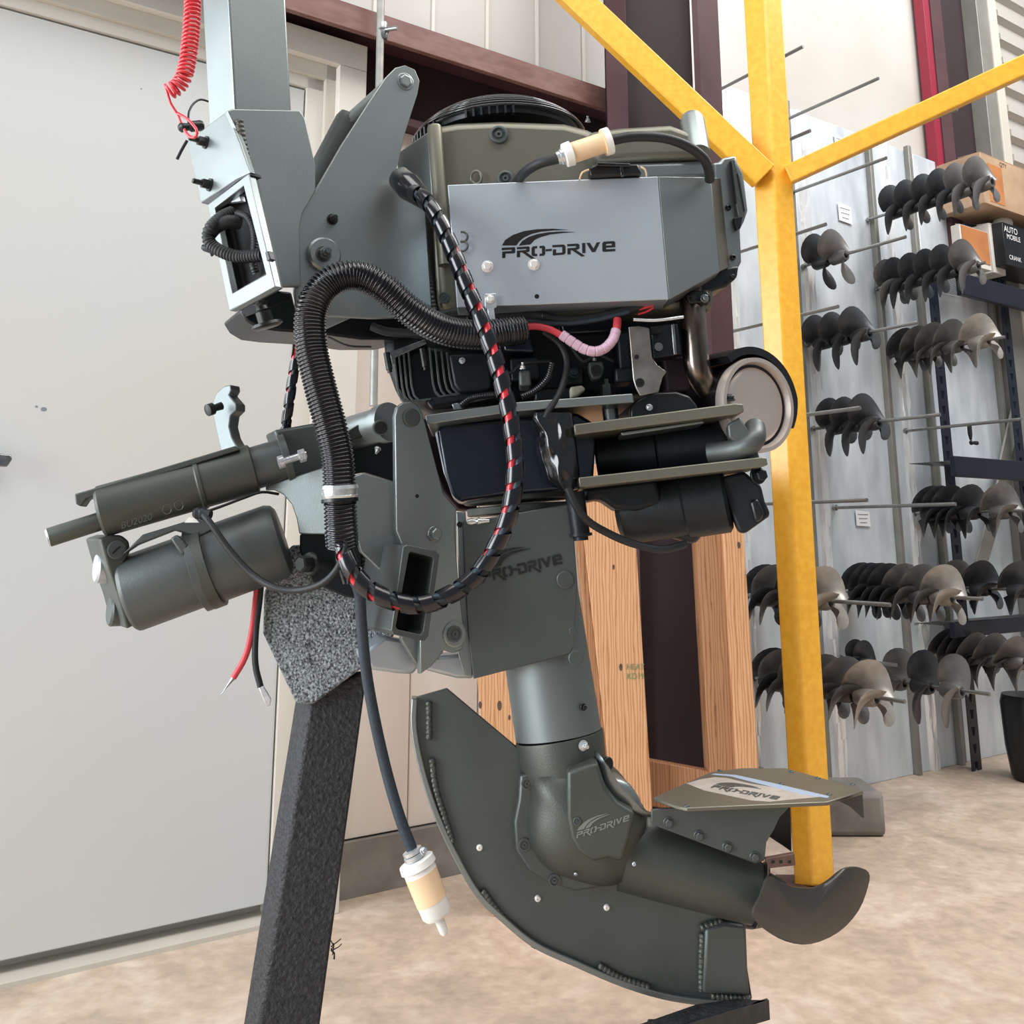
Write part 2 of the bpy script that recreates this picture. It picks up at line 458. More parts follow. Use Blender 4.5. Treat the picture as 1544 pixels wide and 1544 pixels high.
# unseen window frame added round the fill lamp left of the door
w1 = thing('added_window_1', at(-1.25, 2.8, 1.4), 'unseen window frame added round the left fill lamp', None); w1['kind'] = 'structure'
for a0, a1, z0, z1 in ((-2.2, -2.1, .2, 2.7), (-.42, -.36, .2, 2.7), (-2.2, -.36, .2, .28), (-2.2, -.36, 2.62, 2.7)): wbox('added_window_frame', a0, a1, 2.75, 2.82, z0, z1, 'trim', w1)
# lever handle
hp = W276(4, 694)
h = MB(); c = wpt(2.775, 0, 694)
h.prism([c + uW * a + UP * b for a, b in ((-.16, -.012), (.018, -.016), (.028, .004), (.024, .016), (-.16, .022))], nW * .014)
h.cyl(c - uW * .15, c - uW * .15 + nW * .05, .014)
mk('door_handle', h, 'steel', dr, bev=.003, label='chrome lever handle')
for (x, y, r) in ((66, 617, .006), (55, 613, .003), (213, 134, .002)):
    q = wpt(2.8195, x, y); b = MB(); b.prism([q + uW * (r * math.cos(a) * 1.3) + UP * (r * math.sin(a)) for a in [i * math.pi / 4 for i in range(8)]], nW * .001)
    mk('chip_mark', b, 'print_gray', dr, ang=0)

# purple girt over the door and column
g = thing('purple_roof_girt', at(sof(W285(490, 0)), 2.7, 2.8), 'maroon painted steel girt running above the door to the column', 'beam')
zt = wpt(2.66, 700, 67).z; zb = wpt(2.66, 700, 103).z
wbox('flange', -2.9, sof(wpt(2.66, 930, 150)), 2.64, 2.66, zb, zt, 'purple_face', g, bev=.003, label='lighter worn front flange')
wbox('web', -2.9, sof(wpt(2.66, 930, 150)) + .15, 2.66, 2.875, zt - .012, zt, 'purple', g, bev=.002)
wbox('lower_web', -2.9, sof(wpt(2.66, 930, 150)) + .15, 2.855, 2.875, zb - .20, zt - .012, 'purple_dark', g, bev=.002)
wbox('lower_flange', door_s1 + .01, sof(wpt(2.66, 930, 150)) + .15, 2.80, 2.855, zb - .20, zb - .17, 'purple', g, bev=.002)

cA = P(917, 60, 3.30); cB = P(1048, 60, 3.42); cC = P(1093, 60, 3.42)
co = thing('maroon_steel_column', V((cB.x, 3.5, 0)), 'broad maroon I-section steel column behind the orange timber posts', 'column')
def vprism(pts2, z0, z1): mb = MB(); mb.prism([V((p[0], p[1], z0)) for p in pts2], V((0, 0, z1 - z0))); return mb
aL = P(917, 250, 3.35); aR = P(1093, 250, 3.5); web = P(1050, 250, 3.36)
mk('column_web', vprism([(aL.x, 3.36), (web.x, 3.36), (web.x, 3.40), (aL.x, 3.40)], 0, 6), 'purple_dark', co, bev=.002)
mk('column_flange', vprism([(web.x, 3.33), (web.x + .025, 3.33), (web.x + .14, 3.49), (web.x + .115, 3.49)], 0, 6), 'purple', co, bev=.002)
mk('column_flange', vprism([(aL.x, 3.34), (aL.x + .075, 3.31), (aL.x + .075, 3.36), (aL.x, 3.38)], 0, 6), 'purple', co, bev=.002)

# conduit
cdn = thing('steel_conduit', wpt(2.62, 571, 610), 'thin galvanised conduit dropping past the maroon girt', 'pipe')
mk('pipe', MB().cyl(wpt(2.60, 575, -40), wpt(2.60, 563, 612), .0125), 'conduit', cdn)
q = wpt(2.60, 577, 47); mk('coupling', MB().lathe(q - UP * .03, q + UP * .03, [(0, .015), (.1, .017), (.45, .017), (.5, .021), (.6, .017), (.9, .017), (1, .015)]), 'steel', cdn)
mk('clamp_screw', MB().cyl(q - nW * .01, q - nW * .045 + uW * .03, .007), 'steel', cdn)

# ---------------------------------------------------------------- galvanised rack wall
rk = thing('galvanised_panel_rack', wpt(2.82, 1300, 1185), 'galvanised sheet rack wall behind the hanging propellers', 'rack')
ztop = wpt(2.82, 1195, 165).z
def spx(x, y=600): return sof(wpt(2.82, x, y))
edges = [spx(1085), spx(1218), spx(1342), spx(1408), spx(1512), spx(1600)]
for i in range(5):
    wbox('panel', edges[i] + .004, edges[i + 1] - .004, 2.82, 2.845, 0, ztop + (.0 if i < 4 else -.5), 'galv', rk, bev=.003)
for x in (1112, 1232, 1363):                               # crumpled foil-bright channels and gray posts at the seams
    s0 = spx(x); mb = MB(); rings = []
    rnd = random.Random(x)
    for j in range(46):
        z = ztop * j / 45; row = []
        for i in range(9):
            row.append(at(s0 - .036 + .009 * i, 2.808 + (rnd.uniform(-.006, .006) if 0 < i < 8 else .012), z))
        rings.append(row)
    mb.loft(rings, cap=False, closed=False)
    mk('foil_channel', mb, 'foil', rk, ang=20, kind='stuff')
for x in (1208, 1335, 1397, 1505):
    s0 = spx(x); wbox('seam_post', s0 - .014, s0 + .014, 2.79, 2.82, 0, ztop + .02, 'post_gray', rk, bev=.003)

# far uprights, maroon post and light strip
mr = thing('maroon_end_column', wpt(2.9, 1440, 240), 'dark maroon column with a red edge at the far right wall', 'column')
def spanel(x0, x1, D0, D1, z0, z1): return (sof(wpt(D0, x0, 120)), sof(wpt(D0, x1, 120)), D0, D1, z0, z1)
a = spanel(1403, 1414, 2.80, 2.86, 2.86, 6); wbox('red_edge', *a, 'red_strip', mr, bev=.002, label='crimson edge strip')
a = spanel(1414, 1486, 2.83, 2.87, 2.6, 6); wbox('column_face', *a, 'purple_dark', mr)
a = spanel(1414, 1430, 2.79, 2.83, 2.6, 6); wbox('column_flange', *a, 'purple', mr, bev=.002)
pg = thing('gray_door_post', wpt(2.8, 1500, 200), 'gray steel jamb post beside the ribbed white panel', 'post')
a = spanel(1484, 1503, 2.74, 2.86, .0, 6); wbox('post_face', *a, 'post_gray', pg, bev=.003)
a = spanel(1503, 1514, 2.73, 2.86, .0, 6); wbox('post_edge', *a, 'trim_shade', pg, bev=.003)
rp = thing('ribbed_white_panel', wpt(2.95, 1540, 150), 'white ribbed sheet panel at the upper right edge', 'panel')
s0 = sof(wpt(2.8, 1516, 120))
for k in range(26):
    z = 2.2 + k * .16
    mb = MB(); mb.prism([at(s0, 2.84, z), at(s0, 2.84, z + .10), at(s0, 2.80, z + .12), at(s0, 2.80, z + .16), at(s0, 2.86, z + .16), at(s0, 2.86, z)], uW * 2.4)
    mk('rib', mb, 'insulation', rp, ang=20)

# black slotted shelving at the right
sh = thing('black_slotted_shelving', wpt(2.6, 1500, 1100), 'black slotted steel shelving unit holding boxes at right', 'shelf')
def upright(D, x, yt, yb, wdt, z0, z1):
    s0 = sof(wpt(D, x, (yt + yb) / 2)); mb = MB()
    z = z0
    while z < z1:
        # ladder of tapered slots: side rails plus rungs
        mb.prism([at(s0 - wdt / 2, D, z), at(s0 - wdt * .1, D, z), at(s0 - wdt * .22, D, z + .04), at(s0 - wdt / 2, D, z + .04)], nW * .004)
        mb.prism([at(s0 + wdt * .1, D, z), at(s0 + wdt / 2, D, z), at(s0 + wdt / 2, D, z + .04), at(s0 + wdt * .22, D, z + .04)], nW * .004)
        mb.prism([at(s0 - wdt / 2, D, z + .04), at(s0 + wdt / 2, D, z + .04), at(s0 + wdt / 2, D, z + .075), at(s0 - wdt / 2, D, z + .075)], nW * .004)
        z += .075
    mb.prism([at(s0 + wdt / 2, D, z0), at(s0 + wdt / 2 + .004, D, z0), at(s0 + wdt / 2 + .004, D, z), at(s0 + wdt / 2, D, z)], nW * .04)
    mk('slotted_upright', mb, 'rack_black', sh, ang=0)
zs1 = wpt(2.60, 1500, 425).z; zs2 = wpt(2.55, 1500, 705).z; zs3 = wpt(2.6, 1500, 945).z
upright(2.70, 1431, 300, 1100, .075, 0, zs1 + .05)
upright(2.70, 1540, 300, 1100, .075, 0, zs1 + .05)
for D, x, y, hh in ((2.58, 1452, 452, .115), (2.52, 1442, 707, .095), (2.60, 1440, 945, .07)):
    zc = wpt(D, 1500, y - (12 if y < 500 else 0)).z; s0 = sof(wpt(D, x, y))
    wbox('shelf_beam', s0, s0 + 2.2, D, D + .03, zc - hh / 2, zc + hh / 2, 'rack_black', sh, bev=.004)
    mb = MB()
    for k in range(14):
        D2 = D + .04 + k * .016; mb.cyl(at(s0 + .02, D2, zc + hh / 2 - .02), at(s0 + 2.1, D2, zc + hh / 2 - .02), .002, 6)
    mk('wire_deck', mb, 'steel', sh, kind='stuff')


def carton(x0, x1, y0, y1, D, m, label, name='cardboard_box', dep=.16):
    zA = wpt(D, (x0 + x1) / 2, y1).z; zB = wpt(D, (x0 + x1) / 2, y0).z
    t = thing(name, at(sof(wpt(D, x0, y1)), D, zA), label, 'box')
    s0 = sof(wpt(D, x0, (y0 + y1) / 2)); s1 = sof(wpt(D, x1, (y0 + y1) / 2))
    wbox('box_body', s0, s1, D, D + dep, zA, zB, m, t, bev=.003)
    mb = MB(); zt_ = zB
    mb.prism([at(s0, D - .001, zt_ - .004), at(s1, D - .001, zt_ - .004), at(s1, D + dep / 2 - .002, zt_ + .003), at(s0, D + dep / 2 - .002, zt_ + .003)], UP * .003)
    mk('box_flap', mb, m, t)
    return t, s0, s1, zA, zB


def wtext(s, sc, D, zc, size, m, parent, name='lettering'):
    mb = text_mb(s, lambda x, y: at(sc + x * size, D, zc + y * size)); mb2 = mb
    return mk(name, mb2, m, parent, ang=0)


t, s0, s1, zA, zB = carton(1484, 1640, 262, 332, 2.56, 'cardboard', 'long tan cardboard box on the top black shelf', dep=.25)
wtext('QTY', s0 + .22, 2.5585, zB - .03, .035, 'rust', t)
wbox('tape_label', s0 + .06, s0 + .20, 2.5585, 2.56, zA + .02, zB - .05, 'cardboard_orange', t)
t, s0, s1, zA, zB = carton(1450, 1492, 345, 402, 2.60, 'box_white', 'white box with orange cardboard side under the long carton', dep=.05)
wbox('orange_side', s0 + .01, s1 - .01, 2.597, 2.60, zA + .03, zB - .004, 'cardboard_orange', t)
t, s0, s1, zA, zB = carton(1495, 1513, 340, 412, 2.62, 'box_white', 'narrow white carton between orange and black boxes', dep=.14)
t, s0, s1, zA, zB = carton(1516, 1600, 350, 410, 2.56, 'black', 'black box with white AUTO lettering at the right edge', dep=.2)
wtext('AUTO', s0 + .075, 2.5585, zB - .035, .048, 'white_print', t)
wtext('MOBILE', s0 + .095, 2.5585, zB - .075, .04, 'white_print', t)
wtext('CRANK', s0 + .09, 2.5585, zA + .045, .035, 'white_print', t)
t = thing('white_packing_bag', wpt(2.66, 1490, 330), 'crumpled white packing on top of the small white carton', 'bag')
rn = random.Random(3); c = wpt(2.66, 1512, 338); mb = MB()
rings = []
for j in range(7):
    a = j / 6 * math.pi; rings.append([c + uW * (.07 * math.sin(a + .05) * math.cos(b) * rn.uniform(.85, 1.1)) + nW * (.05 * math.sin(a + .05) * math.sin(b)) + UP * (.04 * math.cos(a)) for b in [i * math.pi / 5 for i in range(10)]])
mb.loft(rings); mk('bag_body', mb, 'box_white', t, ang=60)

# diagonal brace and a black bin at the far right bottom
br = thing('gray_diagonal_brace', wpt(2.75, 1445, 860), 'gray flat steel brace leaning behind the right pegs', 'brace')
mb = MB(); mb.prism([wpt(2.76, 1466, 870), wpt(2.76, 1486, 862), wpt(2.76, 1530, 715), wpt(2.76, 1508, 715)], nW * .012); mk('brace_bar', mb, 'post_gray', br, bev=.002)
mb = MB(); mb.prism([wpt(2.76, 1504, 716), wpt(2.76, 1520, 716), wpt(2.76, 1545, 600), wpt(2.76, 1530, 600)], nW * .012); mk('brace_bar', mb, 'post_gray', br, bev=.002)
tb = thing('black_tyre_bin', wpt(2.3, 1535, 1140), 'black rubber drum standing on the floor at right edge', 'drum')
c = V(wpt(2.45, 1560, 1140)); c.z = 0
mk('drum_body', MB().lathe(c, c + UP * .36, [(0, .09), (.05, .10), (.4, .115), (.9, .12), (1, .11)], 28), 'black', tb)
cr = thing('crank_handle', wpt(2.6, 1463, 640), 'small black crank handle hanging on the bare middle right peg', 'tool')
# ---------------------------------------------------------------- pegs with propellers
DN = -nW


def prop_mesh(kind):
    nb, R, pitch, cr_, ca, r0, rake = {'two': (2, .135, .20, .56, .074, .026, .01), 'three': (3, .125, .22, .55, .066, .026, .0), 'ear': (3, .12, .34, .55, .07, .026, .03)}[kind]
    hub = MB(); hub.lathe(V((0, 0, -.035)), V((0, 0, .04)), [(0, .026), (.1, .03), (.8, .027), (1, .021), (1, .014), (.2, .013)], 20)
    blade = MB(); rings = []
    NR, NS = 6, 22
    for side in (0, 1):
        for j in range(NR + 1):
            q = (j / NR) if side == 0 else (1 - j / NR)
            row = []
            for i in range(NS):
                a = i * 2 * math.pi / NS
                p = q * math.cos(a); t = q * math.sin(a)
                rad = R * (cr_ + (1 - cr_) * p * (1.0 if p > 0 else 1.12)); tan = ca * t * (1 + .12 * p) + .012 * p
                rad2 = math.hypot(rad, tan * .35); az = tan / max(rad2, .03) * .95
                z = pitch / (2 * math.pi) * az * 1.0 + .03 * (t * q) * 0 - rake * (rad / R) + .012 * (tan / ca) ** 2
                th = (.0028 * (1 - .6 * max(p, 0))) * math.sqrt(max(0, 1 - q ** 4)) + .0006
                row.append(V((rad2 * math.cos(az), rad2 * math.sin(az), -z + (th if side == 0 else -th))))
            rings.append(row)
    blade.loft(rings, cap=False)
    return nb, hub, blade


PR = {}
for kd in ('two', 'three', 'ear'):
    nb, hub, bl = prop_mesh(kd)
    for mm in ('prop_dark', 'prop_gray', 'prop_light'):
        d = []
        for nm, mb_ in (('hub', hub), ('blade', bl)):
            me = bpy.data.meshes.new(nm); me.from_pydata(mb_.v, [], mb_.f)
            bm = bmesh.new(); bm.from_mesh(me); bmesh.ops.remove_doubles(bm, verts=bm.verts, dist=1e-5); bmesh.ops.recalc_face_normals(bm, faces=bm.faces); bm.to_mesh(me); bm.free()
            me.shade_smooth(); me.set_sharp_from_angle(angle=math.radians(50)); me.materials.append(MT[mm]); d.append(me)
        PR[kd, mm] = (nb, d[0], d[1])

AX = Matrix((uW, UP, DN)).transposed()      # prop local x -> along wall, y -> up, z -> out along the peg
if AX.determinant() < 0: AX = Matrix((-uW, UP, DN)).transposed()


def propeller(pos, kd, mm, spin, label, group, scale=1.0):
    nb, hm, bm_ = PR[kd, mm]
    e = thing('boat_propeller', pos, label, 'propeller', group)
    e.rotation_euler = (AX @ Matrix.Rotation(spin, 3, 'Z')).to_euler(); e.scale = (scale,) * 3
    o = bpy.data.objects.new('hub', hm); COL.objects.link(o); o.parent = e
    for k in range(nb):
        o = bpy.data.objects.new('blade', bm_); COL.objects.link(o); o.parent = e; o.rotation_euler = (0, 0, k * 2 * math.pi / nb)


ORD = ['innermost', 'second from the wall', 'third from the wall', 'fourth from the wall', 'fifth from the wall', 'sixth from the wall', 'seventh from the wall', 'eighth from the wall']


def peg(bx, tx, ty, label, hubs=(), kd='three', mm='prop_dark', spin=90, where='', sc=1.12, mats=None):
    D = 2.815
    # base on the wall at pixel column bx; the peg runs straight out of the wall
    b = wpt(D, bx, 600); L = 0.4
    for _ in range(40):                       # length from the tip's column
        t = b - nW * L; xx = 772 + FPX * (t.x) / (t.y * CP + (t.z - CAMH) * SP)
        L += (tx - xx) / 900.0
    # height from the tip's row
    t = b - nW * L; r = ray(tx, ty); z = (C0 + r * (t.y / r.y)).z
    b.z = z; t.z = z
    o = thing('wall_peg', b, label, 'peg')
    mk('peg_rod', MB().cyl(b + nW * .03, t, .0075, 14), 'rod', o, label=None)
    mk('peg_collar', MB().cyl(b, b - nW * .012, .014, 6), 'rod', o)
    n = len(hubs); lp = 0
    for i, hx in enumerate(hubs):
        l = L * .5
        for _ in range(40):
            q = b - nW * l; xx = 772 + FPX * (q.x) / (q.y * CP + (q.z - CAMH) * SP); l += (hx - xx) / 900.0
        l = max(l, .09, lp + .046); lp = l
        q = b - nW * l; q.z -= .006
        m_ = mats[i] if mats else mm
        pos = 'outermost' if i == n - 1 else ORD[i]
        col = {'prop_dark': 'dark', 'prop_gray': 'gray', 'prop_light': 'pale'}[m_]
        propeller(q, kd, m_, math.radians(spin + (i * 7 % 13 - 6)), '%s cast propeller, %s on the %s' % (col, pos, where), 'propellers on the ' + where, sc)


D_, G_, L_ = 'prop_dark', 'prop_gray', 'prop_light'
peg(1092, 1245, 70, 'bare steel peg highest on the rack, crossing the yellow post')
peg(1198, 1363, 118, 'bare steel peg right of the post below the highest one')
peg(1090, 1247, 197, 'short bare steel peg touching the yellow brace near post')
peg(1316, 1485, 165, 'bare steel peg whose tip crosses the dark maroon end column')
peg(1210, 1365, 238, 'bare steel peg just under the yellow right brace')
peg(1330, 1500, 281, 'top right peg full of six dark propellers', [1352, 1377, 1402, 1427, 1452, 1482], 'three', D_, 108, 'top right peg', mats=[D_, D_, D_, D_, G_, G_])
peg(1104, 1262, 338, 'short bare steel peg above the lone gray propeller')
peg(1224, 1385, 357, 'long peg carrying two propellers right of the post', [1238, 1264], 'two', D_, 128, 'upper middle peg', mats=[D_, G_], sc=1.05)
peg(1334, 1504, 396, 'second right peg full of dark propellers under the top one', [1338, 1358, 1382, 1406, 1430, 1461], 'three', D_, 108, 'second right peg', mats=[G_, D_, D_, D_, D_, G_])
peg(1104, 1272, 462, 'short steel peg in front of three stacked dark propellers')
peg(1222, 1392, 486, 'peg with three dark propellers at mid height by the post', [1240, 1268, 1298], 'three', D_, 128, 'middle left peg', mats=[D_, D_, D_])
peg(1345, 1522, 508, 'third right peg with pale gray propellers', [1362, 1385, 1408, 1436, 1476], 'ear', G_, 112, 'third right peg', mats=[D_, G_, G_, G_, L_])
peg(1106, 1294, 615, 'short steel peg in front of the lowest left trio of dark propellers')
peg(1222, 1413, 625, 'long peg with three round dark propellers above the paper label', [1262, 1285, 1312], 'three', D_, 120, 'lower left peg', mats=[D_, D_, D_])
peg(1360, 1534, 632, 'bare right peg from which the small crank hangs')
peg(1108, 1294, 754, 'short bare steel peg above the lower paper label')
peg(1247, 1424, 760, 'long bare steel peg over the lower paper label')
peg(1363, 1560, 769, 'fourth right peg with curved gray propellers', [1392, 1410, 1432, 1462, 1508], 'ear', G_, 100, 'fourth right peg', mats=[D_, D_, D_, D_, G_])
peg(1110, 1316, 912, 'low peg passing behind the yellow post with four propellers', [1140, 1165, 1200, 1238], 'ear', D_, 85, 'low left peg', mats=[D_, G_, D_, L_])
peg(1250, 1450, 903, 'low middle peg packed with seven wide propellers', [1270, 1290, 1310, 1333, 1360, 1388, 1420], 'ear', D_, 85, 'low middle peg', mats=[D_, D_, D_, D_, G_, G_, L_])
peg(1380, 1585, 893, 'low right peg with large dark propellers', [1440, 1478, 1535], 'ear', D_, 95, 'low right peg', mats=[G_, D_, D_])
peg(1115, 1326, 1058, 'bottom left peg packed with six propellers behind the post', [1142, 1168, 1205, 1240, 1270, 1306], 'ear', G_, 85, 'bottom left peg', mats=[D_, G_, G_, G_, G_, L_])
peg(1240, 1320, 1003, 'short low peg with two black pointed propellers', [1262, 1285], 'three', D_, 88, 'short low peg', sc=.75)
peg(1262, 1447, 1047, 'bottom middle peg with three dark propellers', [1350, 1390, 1435], 'two', D_, 60, 'bottom middle peg', mats=[G_, D_, G_])
peg(1370, 1600, 1010, 'bottom right peg packed with twisted brown gray propellers', [1378, 1408, 1438, 1468, 1498, 1530], 'ear', G_, 120, 'bottom right peg', mats=[D_, D_, D_, G_, G_, G_])

c = wpt(2.58, 1463, 640)
mb = MB(); mb.prism([c + uW * a + UP * b for a, b in ((-.012, .0), (.014, .0), (.014, -.045), (.006, -.075), (-.002, -.075), (-.013, -.045))], nW * .012)
mk('crank_arm', mb, 'black', cr, bev=.004)
q = c - UP * .088; mk('crank_grip', MB().lathe(q - uW * .012, q + uW * .045, [(0, .008), (.1, .012), (.3, .008), (.95, .010), (1, .006)], 14), 'black', cr)

for (x, y, hh, lab) in ((1274, 322, 32, 'small white paper label taped under the upper middle rods'), (1301, 782, 24, 'small white paper label below the long bare peg'), (1268, 215, 20, 'white paper label half hidden behind the yellow right brace')):
    D = 2.812; c = wpt(D, x, y); k = 1 / 420.0
    t = thing('paper_label', c, lab, 'label')
    mb = MB(); mb.prism([c + uW * (a * .05) + UP * (b * hh * k * .62) for a, b in ((-1, 1.1), (1.05, .9), (1.1, -1), (-.95, -.9))], nW * .001); mk('paper', mb, 'paper', t, ang=0)
    for j in range(3):
        z = c.z + (.4 - j * .4) * hh * k * .8
        wbox('printed_line', sof(c) - .035 + j * .006, sof(c) + .04 - j * .006, D - .0006, D, z - .002, z + .002, 'print_gray', t, ang=0)

# ---------------------------------------------------------------- yellow gantry
YD = 3.2
yg = thing('yellow_gantry', P(1228, 1335, YD), 'tall yellow steel gantry post with two diagonal braces', 'gantry')


def sqtube(a_pts, d):      # a_pts: three silhouette columns (left edge, corner, right edge) at top and bottom
    (l0, c0, r0, y0), (l1, c1, r1, y1) = a_pts
    top = [P(l0, y0, d + .035), P(c0, y0, d - .005), P(r0, y0, d + .02)]; bot = [P(l1, y1, d + .035), P(c1, y1, d - .005), P(r1, y1, d + .02)]
    top.append(top[0] + top[2] - top[1]); bot.append(bot[0] + bot[2] - bot[1])
    return MB().loft([top, bot])


bt = 1336
mb = sqtube(((1117, 1150, 1176, -60), (1197, 1225, 1260, bt)), YD)
mk('post', mb, 'yellow', yg, bev=.006, seg=3)


def brace(p0, p1, w0, w1, d0, d1, nm='brace'):
    A = P(*p0, d0); B = P(*p1, d1); d = (B - A).normalized(); f = V((0, -1, 0)); f = (f - d * f.dot(d)).normalized(); u = d.cross(f).normalized()
    if u.z < 0: u = -u
    rings = []
    for q, wd in ((A, w0), (B, w1)):
        rings.append([q + u * wd / 2 + f * .02, q - u * wd / 2 + f * .02, q - u * wd / 2 - f * .03, q + u * wd / 2 - f * .03])
    mk(nm, MB().loft(rings), 'yellow', yg, bev=.005, seg=3)


brace((818, -50), (1152, 266), .098, .098, YD - .10, YD - .02)
brace((1188, 264), (1590, 78), .066, .066, YD - .0, YD - .35)
mk('foot_plate', MB().box(P(1228, 1340, YD) + V((0, .04, .0)), .18, .14, .01), 'rust', yg)
for o in (yg,): pass

# ---------------------------------------------------------------- timber crate posts
tm = thing('timber_crate_frame', P(930, 1280, 3.0), 'orange pine timber crate frame standing behind the motor', 'crate')


def board(q, d, m, dep, off=0, label=None, nm='timber_post'):
    pl_ = pl(*q[0], d); mb = MB(); mb.prism([pl_(x, y) for x, y in q], V((0, dep, 0))); return mk(nm, mb, m, tm, bev=.003, label=label)


def fl_y(x, d):    # pixel row of the floor at distance d
    lo, hi = 900, 1700
    for _ in range(40):
        m_ = (lo + hi) / 2
        if P(x, m_, d).z > 0: lo = m_
        else: hi = m_
    return lo


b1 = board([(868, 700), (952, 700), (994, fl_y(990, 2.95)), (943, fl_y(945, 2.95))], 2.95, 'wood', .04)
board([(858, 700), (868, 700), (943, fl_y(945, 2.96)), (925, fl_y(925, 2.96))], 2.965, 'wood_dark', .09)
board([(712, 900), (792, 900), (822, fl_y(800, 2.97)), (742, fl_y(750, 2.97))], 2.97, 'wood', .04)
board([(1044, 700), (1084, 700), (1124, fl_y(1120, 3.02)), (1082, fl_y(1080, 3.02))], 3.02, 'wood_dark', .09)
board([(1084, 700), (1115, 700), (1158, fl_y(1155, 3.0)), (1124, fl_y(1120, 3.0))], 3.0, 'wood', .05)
board([(975, 1146), (1085, 1166), (1085, 1232), (975, 1215)], 3.04, 'wood_dark', .04, nm='cross_rail')
q_ = pl(956, 1012, 2.948)
mb = text_mb('HEAT', lambda x, y: q_(958 + x * 11, 1006 - y * 13)); mk('grade_stamp', mb, 'green_stamp', tm, ang=0)
mb = text_mb('KD19', lambda x, y: q_(958 + x * 11, 1020 - y * 13)); mk('grade_stamp', mb, 'green_stamp', tm, ang=0)
for x, y, r in ((936, 1006, .008), (724, 1063, .008), (753, 1064, .011), (768, 1082, .006), (1114, 822, .008), (925, 855, .006)):
    q = P(x, y, 2.949 if x > 800 and x < 1000 else (2.969 if x < 800 else 2.999)); mb = MB()
    mb.prism([q + V((r * .6 * math.cos(a), 0, r * 1.3 * math.sin(a))) for a in [i * math.pi / 5 for i in range(10)]], V((0, .002, 0)))
    mk('knot', mb, 'rust', tm, ang=0)

# gray mat and steel scraps on the floor behind the propeller
gb = thing('gray_floor_box', P(1285, 1250, 3.7), 'low gray box on the floor right of the yellow post', 'box')
c = P(1262, 1250, 3.7); mk('box_body', MB().box(V((c.x + .03, 3.82, .075)), .30, .24, .15), 'concrete_dark', gb, bev=.02)
sc_ = thing('drilled_steel_angle', P(1175, 1320, 2.9), 'rusty drilled steel angle lying by the yellow post foot', 'bracket')
pp = pl(1180, 1290, 3.0); mb = MB(); mb.prism([pp(x, y) for x, y in ((1155, 1295), (1198, 1287), (1200, 1305), (1157, 1310))], V((0, .02, 0))); mk('angle_web', mb, 'rust', sc_, bev=.002)
for x in (1165, 1177, 1190): bolt(pp(x, 1299), (0, -1, 0), .005, 'disc', 'black', sc_, 'hole')
c = P(1178, 1320, 2.98); mk('angle_foot', MB().box(V((c.x, 3.0, .012)), .12, .1, .024), 'box_white', sc_, bev=.004)
mk('standing_leg', MB().box(V((c.x - .03, 3.03, .06)), .02, .02, .12), 'rust', sc_, bev=.002)

# ================================================================ THE MOTOR
M = thing('outboard_mud_motor', P(880, 1500, 1.74), 'olive gray mud motor with engine, skeg and propeller, carried by the black stand', 'outboard motor')


def Rm(px, d): return px * d / FPX * 0.985


def pr(name, pts, plane, thick, m, parent=M, bev=.0015, off=0.0, ang=35, label=None, vec=None, seg=2, kind=None):
    mb = MB(); mb.prism([plane(x, y, off) for x, y in pts], vec if vec is not None else plane.n * thick)
    return mk(name, mb, m, parent, bev, ang, label=label, seg=seg, kind=kind)


def ringprism(outer, inner, plane, thick, off=0.0):
    n = len(outer); mb = MB(); O = [plane(x, y, off) for x, y in outer]; I = [plane(x, y, off) for x, y in inner]; v = plane.n * thick
    vs = O + I + [p + v for p in O] + [p + v for p in I]; fs = []
    for i in range(n):
        j = (i + 1) % n
        fs += [(i, j, n + j, n + i), (2 * n + i, 3 * n + i, 3 * n + j, 2 * n + j), (i, 2 * n + i, 2 * n + j, j), (n + i, n + j, 3 * n + j, 3 * n + i)]
    return mb.add(vs, fs)


def pillow(poly, plane, bulge, thick, power=.5, off=0.0, rings=7, sub=3, center=None):
    """closed cast shape: outline lies on the plane, middle swells towards the viewer"""
    pts = []
    n = len(poly)
    for i in range(n):                                   # smooth the outline
        p0, p1, p2, p3 = [V((*poly[(i + k) % n], 0)) for k in (-1, 0, 1, 2)]
        for s_ in range(sub):
            t = s_ / sub; pts.append(0.5 * ((2 * p1) + (p2 - p0) * t + (2 * p0 - 5 * p1 + 4 * p2 - p3) * t * t + (3 * p1 - p0 - 3 * p2 + p3) * t ** 3))
    c = V((*center, 0)) if center else sum(pts, V()) / len(pts)
    F_ = []; B_ = []
    for j in range(rings):
        k = 1 - j / rings; k2 = k if j else 1
        dpt = bulge * (1 - k ** 2) ** power
        F_.append([plane(*(c + (p - c) * k).xy, off) - plane.n * dpt for p in pts])
        B_.append([plane(*(c + (p - c) * k).xy, off) - plane.n * (dpt if thick < .02 else 0) + plane.n * thick for p in pts])
    mb = MB(); mb.loft(list(reversed(F_)) + B_); return mb


def cy(name, a, b, prof, m, parent=M, seg=28, label=None, ang=35):
    return mk(name, MB().lathe(a, b, prof, seg), m, parent, ang=ang, label=label)


def path(L): return [P(*q) for q in L]


def cable(name, L, rpx, m, parent=M, label=None, seg=12, step=.008):
    pts = spline(path(L), step); return mk(name, MB().tube(pts, Rm(rpx, L[0][2]), seg), m, parent, ang=60, label=label)


def corrugated(name, L, rpx, m, parent=M, pitch=.0058, amp=.06, label=None, seg=22):
    st = pitch / 6; pts = spline(path(L), st); r = Rm(rpx, L[0][2])
    prof = [1 + amp, 1 + amp, 1.0, 1 - amp, 1 - amp, 1.0]
    return mk(name, MB().tube(pts, r, seg, rf=lambda i: r * prof[i % 6]), m, parent, ang=80, label=label)


